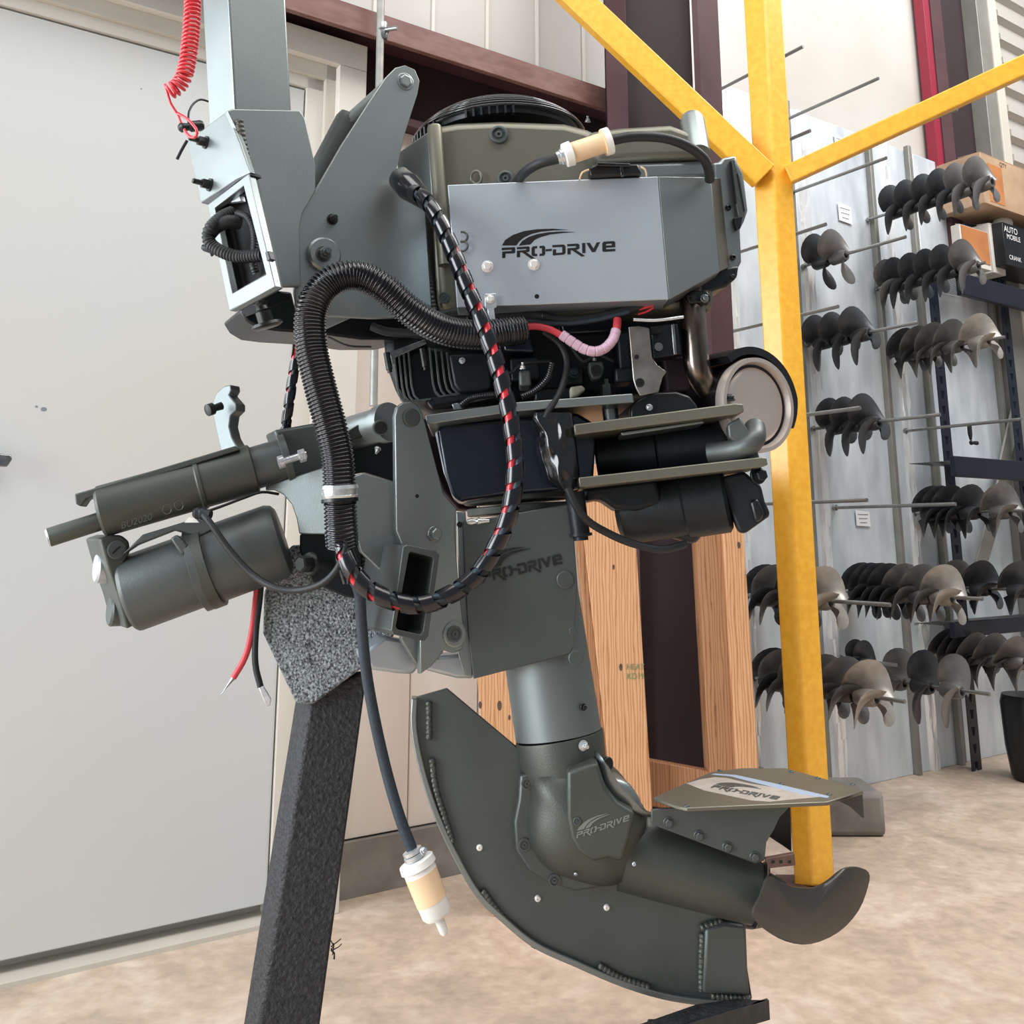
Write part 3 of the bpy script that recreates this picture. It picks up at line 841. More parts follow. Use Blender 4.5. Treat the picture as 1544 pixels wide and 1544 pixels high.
def spiral(name, L, rpx, parent=M, pitch=.036, label=None):
    """bundle of wires in spiral wrap"""
    pts = spline(path(L), .0022); r = Rm(rpx, L[0][2]); n = len(pts)
    T = [(pts[min(i + 1, n - 1)] - pts[max(i - 1, 0)]).normalized() for i in range(n)]
    x = T[0].orthogonal().normalized(); fr = []; s = 0; arc = []
    for i in range(n):
        x = (x - T[i] * x.dot(T[i])).normalized(); fr.append((x.copy(), T[i].cross(x)))
        if i: s += (pts[i] - pts[i - 1]).length
        arc.append(s)
    root = None; mb = MB()
    def wire(k, rr, off, tw):
        b = MB(); sub = range(0, n, 4); ps = []
        for i in sub:
            a = k + arc[i] * tw; ps.append(pts[i] + fr[i][0] * (math.cos(a) * off) + fr[i][1] * (math.sin(a) * off))
        return b.tube(ps, rr, 8)
    W = MB(); w2 = .68 * pitch
    # ribbon: two helical starts
    def pt(u, a, rad):
        u = min(max(u, 0), arc[-1] - 1e-6); i = min(range(0), default=0)
        lo, hi = 0, n - 1
        while hi - lo > 1:
            m_ = (lo + hi) // 2
            if arc[m_] <= u: lo = m_
            else: hi = m_
        f = (u - arc[lo]) / max(arc[hi] - arc[lo], 1e-9); c = pts[lo].lerp(pts[hi], f)
        return c + fr[lo][0] * (math.cos(a) * rad) + fr[lo][1] * (math.sin(a) * rad)
    turns = arc[-1] / pitch; N = int(turns * 22); rings = []
    for q in range(N):
        a = q * 2 * math.pi / 22; u = q / 22 * pitch
        rings.append([pt(u, a, r), pt(u + w2 * .5, a, r * 1.04), pt(u + w2, a, r), pt(u + w2, a, r * .86), pt(u, a, r * .86)])
    W.loft(rings)
    root = mk(name, W, 'loom', parent, ang=50, label=label)
    for nm, mm, k, tw in (('red_wire', 'red_cable', .6, 9), ('black_wire', 'rubber', 2.7, 9), ('gray_wire', 'steel', 4.8, 9)):
        mk('wire', wire(k, r * .44, r * .40, tw), 'red' if mm == 'red_cable' else ('rubber' if mm != 'steel' else 'rubber_blue'), root, ang=60, label=nm.replace('_', ' ') if mm == 'red_cable' else None)
    return root


def weld(name, L, rpx, plane, parent, off=-.002):
    pts = spline([plane(x, y, off) for x, y in L], .0012); r = Rm(rpx, 1.7)
    return mk(name, MB().tube(pts, r, 8, rf=lambda i: r * (0.80 + .25 * abs(math.sin(i * .5)))), 'weld', parent, ang=80)


# ---- lower unit: skeg, gearcase, tubes, propeller
SK = pl(850, 1300, 1.74, 6)
sk_out = [(50, 110), (155, 80), (375, 265), (395, 320), (640, 420), (800, 560), (1108, 800), (1095, 825), (1100, 960), (1115, 1055), (1090, 1075), (960, 1060), (830, 1040), (700, 1000), (560, 940), (430, 880), (330, 800), (250, 720), (180, 600), (120, 470), (75, 330), (50, 200)]
skeg = pr('skeg', Z7(sk_out), SK, .012, 'paint_dark')
edge = [(52, 108), (50, 200), (75, 330), (120, 470), (180, 600), (250, 720), (330, 800), (430, 880), (560, 940), (700, 1000), (830, 1040), (960, 1060), (1112, 1068)]
ep = spline([SK(*q) for q in Z7(edge)], .012); mb = MB()
rings = []
for i, p in enumerate(ep):
    t = (ep[min(i + 1, len(ep) - 1)] - ep[max(i - 1, 0)]).normalized(); s_ = t.cross(SK.n).normalized()
    rings.append([p - SK.n * .010 + s_ * .005, p - SK.n * .010 - s_ * .005, p + SK.n * .022 - s_ * .005, p + SK.n * .022 + s_ * .005])
mb.loft(rings); mk('edge_bar', mb, 'paint', skeg, bev=.002)
for L in ([(97, 120), (98, 240)], [(106, 300), (118, 390), (145, 480), (172, 565)], [(265, 715), (330, 800), (435, 890)], [(632, 950), (700, 990), (790, 1020)], [(958, 850), (955, 940), (955, 1030)], [(952, 835), (985, 822), (1020, 815)], [(985, 1046), (1045, 1052), (1108, 1056)]):
    weld('weld_bead', Z7(L), 5.0, SK, skeg, off=-.004)
pr('tail_box', Z7([(968, 838), (1028, 818), (1095, 826), (1099, 900), (1104, 1000), (1108, 1048), (960, 1040)]), SK, .03, 'paint_dark', skeg, bev=.005, off=-.014)
for q in Z7([(257, 580), (440, 740), (657, 768)]): bolt(SK(*q), -SK.n, .0055, 'button', 'zinc', skeg, 'rivet', h=1.3, label='bright rivet')
# skeg flange round the gearcase
GF = pl(850, 1250, 1.715, 4)
fl_ = pr('case_flange', Z7([(385, 352), (425, 346), (470, 345), (640, 420), (720, 560), (735, 650), (700, 695), (640, 706), (560, 718), (470, 690), (410, 650), (372, 590), (366, 500), (380, 430)]), GF, .025, 'paint_dark', bev=.004)
for q in Z7([(406, 378), (398, 570), (492, 682)]): bolt(GF(*q), -GF.n, .010, 'socket', 'paint_dark', fl_, 'screw', h=.8)
# leg tube
ta, tb_ = P(791, 776, 1.765), P(842, 1107, 1.745)
leg = cy('leg_tube', ta, tb_, [(0, .074), (1, .0745)], 'paint_mid', seg=48)
bolt(P(880, 1066, 1.685), (.4, -.9, 0), .006, 'hex', 'black', leg, 'grease_plug')
cy('collar_seam', P(842, 1106, 1.745), P(843, 1111, 1.745), [(0, .0715), (1, .0715)], 'black', seg=48)
slv = cy('leg_sleeve', P(843, 1109, 1.745), P(853, 1166, 1.742), [(0, .0755), (.05, .0765), (1, .0715)], 'paint_cast', seg=48)
q = P(879, 1124, 1.675); bolt(q, (.45, -.9, 0), .0085, 'nut', 'bright_steel', slv, 'grease_nipple', h=.9, label='bright grease nipple')
# gearcase
GP = pl(870, 1240, 1.71, 3)
gc_out = [(806, 1160), (801, 1201), (796, 1240), (801, 1278), (828, 1312), (870, 1328), (905, 1336), (940, 1328), (965, 1290), (978, 1240), (968, 1212), (945, 1182), (925, 1166), (910, 1150), (860, 1146)]
gear = mk('gearcase', pillow(gc_out, GP, .062, .10, .42, rings=9, center=(880, 1245)), 'paint_cast', M, ang=60)
GC = pl(890, 1230, 1.643, -1)
cv = pr('gearcase_cover', [(855, 1163), (884, 1154), (901, 1150), (914, 1189), (932, 1211), (958, 1226), (948, 1269), (938, 1300), (918, 1294), (894, 1300), (872, 1284), (861, 1265), (855, 1232)], GC, .05, 'paint_cast', gear, bev=.006, seg=3)
logo('raised_logo', GC, (869, 1264), (948, 1237), (918, 1226), 'paint', gear, depth=.0010)
bolt(GC(870, 1238), -GC.n, .0062, 'socket', 'paint_dark', gear, 'plug_screw')
bolt(P(868, 1318, 1.66), (0, -.8, -.5), .003, 'button', 'paint_plate', gear, 'screw'); bolt(P(956, 1303, 1.655), (0, -1, 0), .0035, 'button', 'paint_plate', gear, 'screw')
# saddle between leg and prop tube
sd = mk('case_saddle', pillow([(903, 1136), (916, 1165), (945, 1178), (962, 1200), (972, 1222), (985, 1232), (960, 1228), (933, 1212), (916, 1192), (906, 1165)], pl(940, 1190, 1.68, 10), .012, .05), 'paint', gear, ang=60)  # lighter paint puts the light on its upward face into the colour
bolt(P(915, 1152, 1.72), (.6, -.8, 0), .012, 'disc', 'dark_steel', gear, 'ear_bolt')
# propeller tube
pa, pb = P(945, 1278, 1.735), P(1146, 1349, 1.70)
pt_ = cy('propeller_tube', pa, pb, [(0, .066), (.35, .060), (.97, .047), (1, .044)], 'paint_cast', seg=40)
cy('tube_end_ring', pb + (pb - pa) * -.012, pb + (pb - pa) * .012, [(0, .049), (.5, .050), (1, .046)], 'black_cast', pt_)
TP = pl(1060, 1350, 1.655, -4)
pr('side_skirt', [(938, 1330), (960, 1296), (1060, 1318), (1150, 1318), (1158, 1352), (1136, 1384), (1120, 1386)], pl(1060, 1350, 1.685, -3), .05, 'paint_dark', pt_, bev=.006)
for x, y in ((1006, 1332), (1064, 1352), (1115, 1326), (1119, 1371)): bolt(pl(1060, 1350, 1.683, -3)(x, y), (0, -1, .1), .0088, 'socket', 'paint_dark', pt_, 'screw', h=.9)
# propeller
prp = mk('drive_propeller', MB().lathe(pb + (pb - pa) * .01, pb + (pb - pa) * .20, [(0, .030), (.2, .036), (.8, .031), (1, .022)], 28), 'main_prop', M, label='dull bronze gray propeller')
bl = Z14([(770, 866), (850, 905), (940, 935), (1060, 940), (1150, 900), (1250, 822), (1340, 806), (1415, 838), (1412, 925), (1350, 1085), (1220, 1225), (1040, 1302), (880, 1285), (740, 1205), (668, 1112), (715, 1000)])
mk('blade', pillow(bl, pl(1215, 1365, 1.66, 24), .010, .005, 1.0, rings=8, center=(1205, 1392)), 'main_prop', prp, ang=60)
bk = [(1150, 1330), (1170, 1350), (1178, 1372), (1160, 1395), (1120, 1400), (1085, 1370), (1090, 1345)]
mk('blade', pillow(bk, pl(1125, 1365, 1.80, -20), .02, .005, 1.0), 'main_prop', prp, ang=60)
cv_z = P(1036, 1218, 1.60).z


def HZ(x, y, z=None):
    r = ray(x, y); z = cv_z if z is None else z
    return C0 + r * ((z - CAMH) / r.z)


class HPl:
    n = V((0, 0, -1))
    def __init__(s, dz=0): s.dz = dz
    def __call__(s, x, y, off=0.0): return HZ(x, y, cv_z + s.dz + off * -1)


# anti-ventilation plate
mb = MB(); mb.prism([HZ(x, y) for x, y in ((985, 1202), (1071, 1164), (1118, 1158), (1185, 1158), (1250, 1176), (1302, 1192), (1248, 1209), (1036, 1218), (1022, 1215))], V((0, 0, -.006)))
ap = mk('anti_ventilation_plate', mb, 'paint_bronze', M, bev=.0015)
hp_ = HPl(.0004)
def flat(name, pts, m, parent, dz=.0004, th=.0004):
    mb = MB(); mb.prism([HZ(x, y, cv_z + dz) for x, y in pts], V((0, 0, -th))); return mk(name, mb, m, parent, ang=0)
flat('decal', Z14([(235, 262), (330, 235), (420, 222), (490, 226), (640, 262), (820, 290), (1100, 350), (960, 362), (780, 380), (660, 372), (350, 306)]), 'decal', ap)
flat('decal_stripe', Z14([(395, 205), (420, 198), (560, 208), (820, 265), (1160, 345), (1150, 356), (980, 332), (700, 262), (520, 216)]), 'decal_blue', ap, dz=.0006)
logo('decal_logo', HPl(.0008), Z14([(390, 290)])[0], Z14([(820, 368)])[0], Z14([(700, 290)])[0], 'paint_dark', ap, depth=.0003)
for x, y in Z14([(450, 182), (718, 162), (912, 190), (1085, 230), (850, 268), (1310, 272), (235, 410), (1160, 335)]): bolt(HZ(x, y), (0, 0, 1), .0045, 'button', 'paint_dark', ap, 'rivet')
mb = MB(); mb.prism([HZ(*q) for q in Z14([(1225, 378), (1365, 338)])] + [HZ(*Z14([(1365, 338)])[0]) - V((0, 0, .035)), HZ(*Z14([(1290, 360)])[0]) - V((0, 0, .012))], V((.004, .004, 0)))
mk('drop_lip', mb, 'black', ap)
BR = pl(1080, 1260, 1.655, 2)
b_ = pr('plate_bracket', [(982, 1221), (1000, 1219), (1036, 1217), (1192, 1212), (1188, 1220), (1176, 1232), (1168, 1250), (1156, 1270), (1153, 1298), (1140, 1303), (982, 1243)], BR, .006, 'paint_dark', ap)
for x, y in ((1008, 1240), (1054, 1260), (1097, 1277), (1138, 1292)): bolt(BR(x, y), -BR.n, .0085, 'hex', 'paint_dark', b_, 'bolt', h=.8)
pr('plate_bracket', [(1150, 1212), (1192, 1214), (1194, 1285), (1180, 1275), (1160, 1262), (1150, 1240)], pl(1170, 1240, 1.80, 0), .006, 'black', ap)

# ---- tower, collars, gear drum, mount plates
TW = pl(780, 880, 1.65, 4)
tw = pr('tower_plate', [(697, 786), (730, 782), (861, 759), (865, 800), (871, 880), (868, 930), (866, 972), (860, 986), (714, 1024), (706, 960), (700, 860)], TW, .05, 'paint_dark', bev=.002)
pr('tower_left_plate', [(688, 772), (702, 771), (704, 800), (703, 830), (712, 900), (712, 1020), (700, 1018), (690, 985), (692, 880)], pl(700, 880, 1.665, 4), .04, 'paint', tw)
logo('raised_logo', TW, (728, 878), (848, 850), (792, 825), 'dark_steel', tw, depth=.0015)
for x, y, r in ((852, 874, 13), (864, 951, 6), (868, 992, 11)): bolt(TW(x, y), -TW.n, Rm(r, 1.65), 'disc', 'paint_dark', tw, 'bolt_cap', h=.6)
bolt(pl(700, 880, 1.664, 4)(693, 791), (0, -1, 0), .005, 'disc', 'void', tw, 'hole', h=.3)
upv = V((-.07, 0, 1)).normalized()
cc = P(785, 762, 1.80)
for k, (r, h) in enumerate(((.105, .017), (.100, .015))):
    a = cc + upv * (.006 - k * .021); cy('collar_ring', a, a + upv * h, [(0, r - .003), (.12, r), (.88, r), (1, r - .003)], 'paint_cast', seg=56)
cy('pivot_bush', P(866, 742, 1.66), P(875, 806, 1.66), [(0, .017), (1, .0165)], 'black_cast', tw)
cy('pivot_bush_tip', P(875, 804, 1.66), P(876, 815, 1.66), [(0, .020), (.4, .020), (.5, .013), (1, .013)], 'black_cast', tw)
cy('hose_fitting', P(704, 787, 1.645), P(738, 785, 1.645), [(0, .004), (.2, .006), (.4, .004), (.5, .006), (.7, .004), (1, .003)], 'bright_steel', tw)
# gloss black housing
BX = pl(770, 690, 1.68, 3)
hb = pr('housing_back', [(636, 632), (720, 628), (720, 770), (692, 768), (668, 740), (648, 690)], pl(690, 700, 1.84, 20), .08, 'purple_dark', bev=.004)
pr('housing_lit_strip', [(655, 652), (669, 642), (676, 700), (692, 752), (684, 752), (668, 712)], pl(675, 700, 1.70, -42), .01, 'paint_plate', hb, bev=.002)  # pale strip added as the painted lit left side of the housing
bx = pr('gear_housing', [(658, 648), (666, 640), (700, 638), (870, 622), (900, 640), (895, 728), (870, 738), (765, 746), (694, 757), (682, 748), (670, 712)], BX, .24, 'navy_gloss', bev=.012, seg=4)
# mount plates (seen edge-on, slightly from below)
mp1 = pr('engine_mount_plate', [(641, 626), (780, 606), (954, 593), (956, 607), (780, 620), (644, 640)], pl(800, 610, 1.62, 2), .26, 'paint', bev=.002)
mp2 = pr('engine_mount_plate', [(865, 640), (1108, 608), (1120, 609), (1122, 621), (1110, 625), (867, 656)], pl(1000, 630, 1.60, -2), .20, 'paint_bronze', bev=.002)
mp3 = pr('engine_mount_plate', [(872, 720), (1148, 689), (1156, 690), (1158, 701), (1150, 704), (874, 735)], pl(1000, 710, 1.60, -2), .22, 'paint_bronze', bev=.002)
pr('stiffener', [(936, 652), (1060, 634), (1062, 638), (938, 657)], pl(1000, 645, 1.63, -2), .1, 'paint', mp2)
cy('spacer_post', P(918, 604, 1.70), P(922, 636, 1.70), [(0, .014), (1, .014)], 'paint', mp1)
cy('spacer_nut', P(915, 572, 1.70), P(917, 597, 1.70), [(0, .007), (.3, .007), (.32, .014), (1, .014)], 'dark_steel', mp1, seg=6)
bolt(P(979, 614, 1.655), (0, -1, 0), .006, 'nut', 'bright_steel', mp2, 'stud_nut', h=.7)
bolt(P(1100, 603, 1.66), (0, -.4, 1), .010, 'hex', 'dark_steel', mp2, 'bolt')
guard = pr('belt_guard', [(950, 612), (965, 600), (990, 591), (1020, 590), (1040, 597), (1052, 612), (1052, 622), (950, 636)], pl(1000, 610, 1.66, -4), .05, 'black', mp2, bev=.004)
# barrel between plates 2 and 3
cy('drive_barrel', P(900, 692, 1.76), P(1098, 668, 1.72), [(0, .04), (.02, .045), (.45, .045), (.46, .041), (.48, .045), (.96, .045), (1, .038)], 'black_cast', seg=32)
hs = mk('intake_elbow', MB().tube(spline(path([(1068, 684, 1.64), (1100, 680, 1.625), (1126, 673, 1.61), (1138, 661, 1.61), (1138, 645, 1.64)]), .008), Rm(16, 1.66), 18), 'paint_dark', M, ang=60)
pr('elbow_block', [(1096, 640), (1116, 628), (1130, 652), (1132, 664), (1110, 668), (1098, 660)], pl(1115, 650, 1.605, -10), .04, 'paint_dark', hs, bev=.004)
pr('elbow_block', [(1090, 682), (1142, 678), (1146, 692), (1092, 698)], pl(1115, 690, 1.62, -5), .06, 'paint_dark', hs, bev=.003)
# lower cast body under plate 3 (starter / pump)
st = cy('starter_motor', P(932, 778, 1.75), P(1098, 752, 1.70), [(0, .035), (.05, .048), (.12, .052), (.6, .054), (.62, .058), (.97, .058), (1, .050)], 'black_cast', seg=40)
pr('end_block', Z4([(1075, 1050), (1200, 1020), (1290, 1095), (1310, 1180), (1338, 1240), (1330, 1260), (1205, 1350), (1170, 1340), (1110, 1200), (1085, 1120)]), pl(1120, 760, 1.66, -12), .08, 'black_cast', st, bev=.008, seg=3)
pr('end_boss', Z4([(1225, 1180), (1270, 1160), (1310, 1240), (1290, 1280), (1255, 1290)]), pl(1140, 770, 1.645, -12), .02, 'black', st, bev=.006, seg=3)
bolt(P(1142, 717, 1.645), (.3, -.9, 0), .015, 'hex', 'black_cast', st, 'bolt', h=1.2)
pr('upper_block', [(1020, 726), (1088, 716), (1100, 745), (1096, 770), (1030, 770)], pl(1060, 740, 1.68, -5), .06, 'black_cast', st, bev=.006)
pr('belly_cover', [(928, 750), (1060, 735), (1064, 800), (1050, 822), (1018, 812), (1005, 800), (962, 800), (940, 790)], pl(1000, 780, 1.71, -4), .07, 'black', st, bev=.012, seg=3)
pr('pump_body', [(880, 735), (990, 722), (1000, 760), (960, 770), (928, 768), (905, 752), (880, 757)], pl(940, 745, 1.68, -2), .10, 'black_cast', bev=.008)
cable('ground_cable', [(856, 736, 1.60), (868, 762, 1.60), (886, 785, 1.61), (915, 803, 1.63), (955, 820, 1.64), (1000, 828, 1.645), (1034, 820, 1.66)], 6.0, 'rubber')
# crumpled vinyl sleeve
mb = MB(); rows = []; SP_ = pl(840, 680, 1.632, 0)
LX = [802, 801, 804, 808, 812, 813, 812, 812, 813, 815, 817, 820, 822, 824, 828, 836, 846]
for j in range(49):
    y = 622 + j * 2.47; fj = j / 3; k = min(int(fj), 15); f = fj - k
    lx = LX[k] * (1 - f) + LX[k + 1] * f; rx = 864 + 10 * min(fj / 12, 1) - (10 * (fj - 13) / 3 if fj > 13 else 0); row = []
    for i in range(41):
        t = i / 40; x = lx + (rx - lx) * t
        # a few long sharp creases
        w_ = 0
        for cx, sl, wd, am in ((.25, .35, .13, .0035), (.55, -.5, .12, .004), (.42, .9, .15, .003), (.75, .2, .10, .002)):
            u = t - cx - sl * (fj / 16 - .5); w_ += am * math.exp(-(u / wd) ** 2)
        w_ += .0012 * math.sin(fj * 1.1 + t * 3)
        row.append(SP_(x, y, -.016 * math.sin(math.pi * t) ** .5 - w_ * math.sin(math.pi * t) ** .4))
    row += [SP_(lx + (rx - lx) * (1 - i / 10), y, .02) for i in range(1, 10)]
    rows.append(row)
mb.loft(rows); mk('vinyl_sleeve', mb, 'black_gloss', M, ang=60, label='crumpled glossy black vinyl sleeve')

# ---- muffler and exhaust
mc = P(1138, 611, 1.70); md = V((.50, -.86, -.02)).normalized(); R0 = Rm(70, 1.70)
mfl = cy('muffler', mc - md * .34, mc, [(0, R0 * .9), (.04, R0), (1, R0)], 'muffler', seg=48)
mk('muffler_end', MB().lathe(mc - md * .012, mc + md * .012, [(0, R0 * 1.01), (.5, R0 * 1.05), (1, R0 * 1.04), (1, R0 * .95), (.45, R0 * .90), (.42, R0 * .86), (.62, R0 * .80), (.70, R0 * .72), (.66, R0 * .5), (.64, R0 * .25), (.63, .001)], 56), 'muffler_face', mfl, ang=50, label='bright dished end cap')
ax = md; sx_ = V((0, 0, 1)); sy_ = ax.cross(sx_).normalized(); sx_ = sy_.cross(ax)
if sy_.x < 0: sy_ = -sy_
mb = MB(); rings = []
for k in range(29):
    a = math.radians(-22 + k * 150 / 28)
    ro, ri = R0 * (1.30 if k > 6 else 1.20 + k * .017), R0 * 1.13
    dx = sy_ * math.cos(a) + sx_ * math.sin(a)
    rings.append([mc + dx * ri - ax * .16, mc + dx * ro - ax * .16, mc + dx * ro + ax * .004, mc + dx * ri + ax * .004])
mb.loft(rings); mk('heat_shield', mb, 'black', mfl, ang=40, label='black curved heat shield')
ex = mk('exhaust_pipe', MB().tube(spline(path([(1042, 440, 1.72), (1045, 480, 1.70), (1048, 520, 1.69), (1053, 560, 1.69), (1072, 588, 1.71), (1100, 606, 1.74)]), .008), Rm(20.5, 1.7), 28), 'exhaust', M, ang=60, label='heat tinted exhaust pipe')
pr('pipe_flange', [(1034, 446), (1044, 438), (1066, 438), (1072, 446), (1072, 455), (1040, 458)], pl(1050, 448, 1.68, 0), .08, 'dark_steel', ex, bev=.003)
bolt(P(1062, 450, 1.67), (.2, -1, 0), .008, 'hex', 'steel', ex, 'bolt'); bolt(P(1044, 449, 1.675), (0, -1, 0), .007, 'hex', 'dark_steel', ex, 'bolt')
ek = pr('engine_bracket', Z10([(1080, 340), (1180, 330), (1280, 350), (1300, 560), (1310, 640), (1360, 710), (1450, 775), (1410, 830), (1385, 920), (1370, 975), (1280, 990), (1190, 1010), (1150, 930), (1125, 850)]), pl(975, 545, 1.63, 6), .004, 'bracket_steel', label='bare steel bracket with dark holes')
for x, y, r in ((960, 538, 3.6), (965, 577, 7)): bolt(pl(975, 545, 1.629, 6)(x, y), (0, -1, 0), Rm(r, 1.63), 'socket', 'void', ek, 'hole', h=.4)
rg = pr('voltage_regulator', [(981, 492), (1022, 487), (1028, 534), (986, 541)], pl(1000, 515, 1.66, 4), .05, 'black_cast', bev=.003)
bolt(P(993, 523, 1.655), (0, -1, 0), .0075, 'socket', 'steel', rg, 'round_plug', h=.4); cy('regulator_pin', P(982, 500, 1.65), P(996, 499, 1.65), [(0, .006), (1, .006)], 'void', rg)
pr('regulator_rib', [(1012, 489), (1017, 488), (1021, 534), (1016, 535)], pl(1000, 515, 1.652, 4), .02, 'steel', rg)
mb = MB().tube(spline(path([(955, 482, 1.62), (990, 483, 1.62), (1030, 478, 1.63)]), .01), .003, 8); mk('control_rod', mb, 'bright_steel', M, ang=60)

# ---- engine core
core = pr('engine_block', [(575, 470), (700, 462), (1070, 452), (1050, 500), (1040, 600), (960, 598), (780, 608), (650, 616), (600, 600), (580, 545)], pl(800, 530, 1.78, 2), .26, 'black_cast', bev=.02, seg=3)
rn = random.Random(11)
blk = [((768, 540), (812, 536), (815, 572), (770, 576), 1.72, 'black_cast'), ((806, 585), (868, 582), (870, 602), (806, 606), 1.74, 'black'), ((930, 500), (950, 498), (952, 556), (934, 558), 1.70, 'black_cast'),
       ((850, 555), (880, 553), (882, 580), (852, 582), 1.74, 'dark_steel'), ((927, 555), (953, 553), (955, 575), (928, 577), 1.68, 'black_cast'), ((782, 558), (800, 557), (802, 582), (783, 583), 1.66, 'paint_dark'),
       ((756, 500), (800, 502), (806, 532), (760, 530), 1.70, 'navy_gloss'), ((840, 470), (930, 462), (935, 500), (850, 505), 1.76, 'navy_gloss'), ((700, 470), (760, 466), (764, 482), (704, 486), 1.70, 'black'), ((1000, 540), (1040, 536), (1044, 590), (1006, 592), 1.74, 'purple_dark')]
for a, b, c, d, dd, mm in blk:
    pr('engine_casting', [a, b, c, d], pl(a[0], a[1], dd, 0), .06, mm, core, bev=.005, seg=3)
hd = pr('cylinder_head', [(592, 540), (640, 522), (700, 526), (742, 528), (748, 588), (700, 600), (640, 608), (612, 606), (600, 580)], pl(660, 565, 1.74, 4), .10, 'black_cast', core, bev=.008)
for x0, yt, yb in ((593, 538, 606), (600, 536, 606), (607, 534, 606), (614, 530, 604), (646, 524, 598), (655, 526, 597), (664, 530, 595), (672, 531, 592)):
    L = [(x0, yt), (x0 + 3.2, yt), (x0 + 8.5, yb - 22), (x0 + 12, yb - 9), (x0 + 18, yb - 2), (x0 + 36, yb - 4), (x0 + 36, yb - 1), (x0 + 16, yb + 1), (x0 + 9, yb - 7), (x0 + 5, yb - 22)]
    pr('cooling_fin', L, pl(660, 565, 1.715, 4), .04, 'paint_dark', hd, bev=.0006, ang=30)
pr('rocker_cover', [(676, 534), (738, 532), (742, 584), (735, 590), (692, 592), (684, 580)], pl(710, 560, 1.70, 2), .06, 'black_cast', hd, bev=.010, seg=4)
for x, y, yy in ((583, 532, 562), (637, 526, 558)):
    mk('head_bolt', MB().lathe(P(x, y, 1.69), P(x + 5, yy, 1.69), [(0, .006), (.85, .006), (.86, .0045), (1, .0045)], 12), 'dark_steel', hd)
bolt(P(697, 544, 1.69), (-.2, -.9, .1), .006, 'nut', 'bright_steel', hd, 'nut')
pr('gasket_edge', [(586, 531), (642, 511), (644, 518), (590, 542)], pl(610, 525, 1.71, 4), .05, 'steel', hd)
pr('foot_casting', [(640, 600), (742, 585), (744, 596), (700, 604), (650, 612)], pl(690, 600, 1.72, 3), .05, 'black_cast', hd, bev=.003)
pr('gasket_scrap', [(681, 609), (692, 607), (698, 617), (684, 618)], pl(690, 612, 1.69, 0), .03, 'steel', hd)
pr('mount_lug', Z10([(690, 680), (830, 670), (845, 740), (825, 820), (790, 850), (730, 850), (700, 780)]), pl(897, 558, 1.69, 0), .03, 'paint_dark', core, bev=.003)
bolt(pl(897, 558, 1.688, 0)(899, 559), (0, -1, 0), Rm(9, 1.69), 'socket', 'dark_steel', core, 'lug_ring', h=.5)
bolt(P(896, 543, 1.68), (0, -.4, .9), .005, 'nut', 'steel', core, 'nut')
pr('cast_block', Z10([(510, 925), (560, 915), (630, 905), (665, 945), (580, 1010), (520, 1025)]), pl(870, 588, 1.66, 0), .03, 'castblock', core, bev=.003, label='pale tan casting')
bolt(P(866, 562, 1.72), (0, -1, 0), .011, 'hex', 'navy_gloss', core, 'bolt')
bolt(P(788, 556, 1.65), (0, -.3, 1), .006, 'nut', 'bright_steel', core, 'nut')
for L, r, mm in (([(655, 478, 1.66), (700, 470, 1.66), (760, 474, 1.66), (800, 474, 1.655), (850, 483, 1.65), (900, 479, 1.65), (950, 466, 1.65), (975, 454, 1.655)], 8, 'rubber'),
                 ([(795, 484, 1.64), (850, 488, 1.64), (900, 482, 1.64), (948, 470, 1.64)], 4, 'rubber_blue'),
                 ([(820, 500, 1.65), (845, 520, 1.65), (855, 550, 1.65), (845, 590, 1.63), (828, 618, 1.62), (822, 630, 1.62)], 5, 'rubber'),
                 ([(495, 508, 1.66), (525, 521, 1.66), (560, 523, 1.67)], 1.6, 'rubber'),
                 ([(860, 520, 1.72), (880, 545, 1.72), (900, 535, 1.72), (925, 545, 1.72)], 4, 'rubber'),
                 ([(740, 555, 1.68), (770, 562, 1.68), (790, 548, 1.68), (830, 545, 1.69)], 3, 'rubber'),
                 ([(560, 492, 1.70), (585, 500, 1.70), (640, 505, 1.70), (680, 515, 1.72)], 7, 'rubber')):
    cable('engine_cable', L, r, mm, core)
cable('red_wire', [(785, 494, 1.62), (808, 492, 1.62), (830, 497, 1.62), (850, 508, 1.62)], 5.5, 'red_cable', core, label='red battery wire')
cable('red_wire', [(927, 504, 1.63), (930, 494, 1.63), (931, 482, 1.64)], 6.5, 'red_cable', core, label='red battery wire end')
cable('red_wire', [(950, 470, 1.65), (965, 466, 1.65), (990, 459, 1.65)], 2.2, 'red', core); cable('red_wire', [(962, 474, 1.65), (975, 470, 1.65), (985, 464, 1.65)], 1.6, 'red', core)
pk = [(846, 504, 1.615), (862, 515, 1.615), (880, 526, 1.615), (897, 530, 1.615), (912, 525, 1.62), (924, 512, 1.625), (929, 498, 1.63)]
pts = spline(path(pk), .0016); rr = Rm(8, 1.62)
mk('pink_spiral_wrap', MB().tube(pts, rr, 14, rf=lambda i: rr * (.86 if i % 8 == 0 else 1)), 'pink_wrap', core, ang=30, label='pale pink spiral wrap round the red wire')
corrugated('split_conduit', [(833, 548, 1.66), (826, 570, 1.66), (808, 588, 1.66), (786, 598, 1.66)], 5.5, 'loom', core, pitch=.004)
corrugated('split_conduit', [(694, 612, 1.67), (712, 600, 1.67), (745, 595, 1.67), (770, 598, 1.68)], 5, 'loom', core, pitch=.004)
for x, y in ((818, 477), (843, 500)): mk('cable_tie', MB().tube([P(x, y, 1.64) + V((0, math.cos(a), math.sin(a))) * .009 for a in [i * math.pi / 6 for i in range(13)]], .0016, 6), 'black', core)

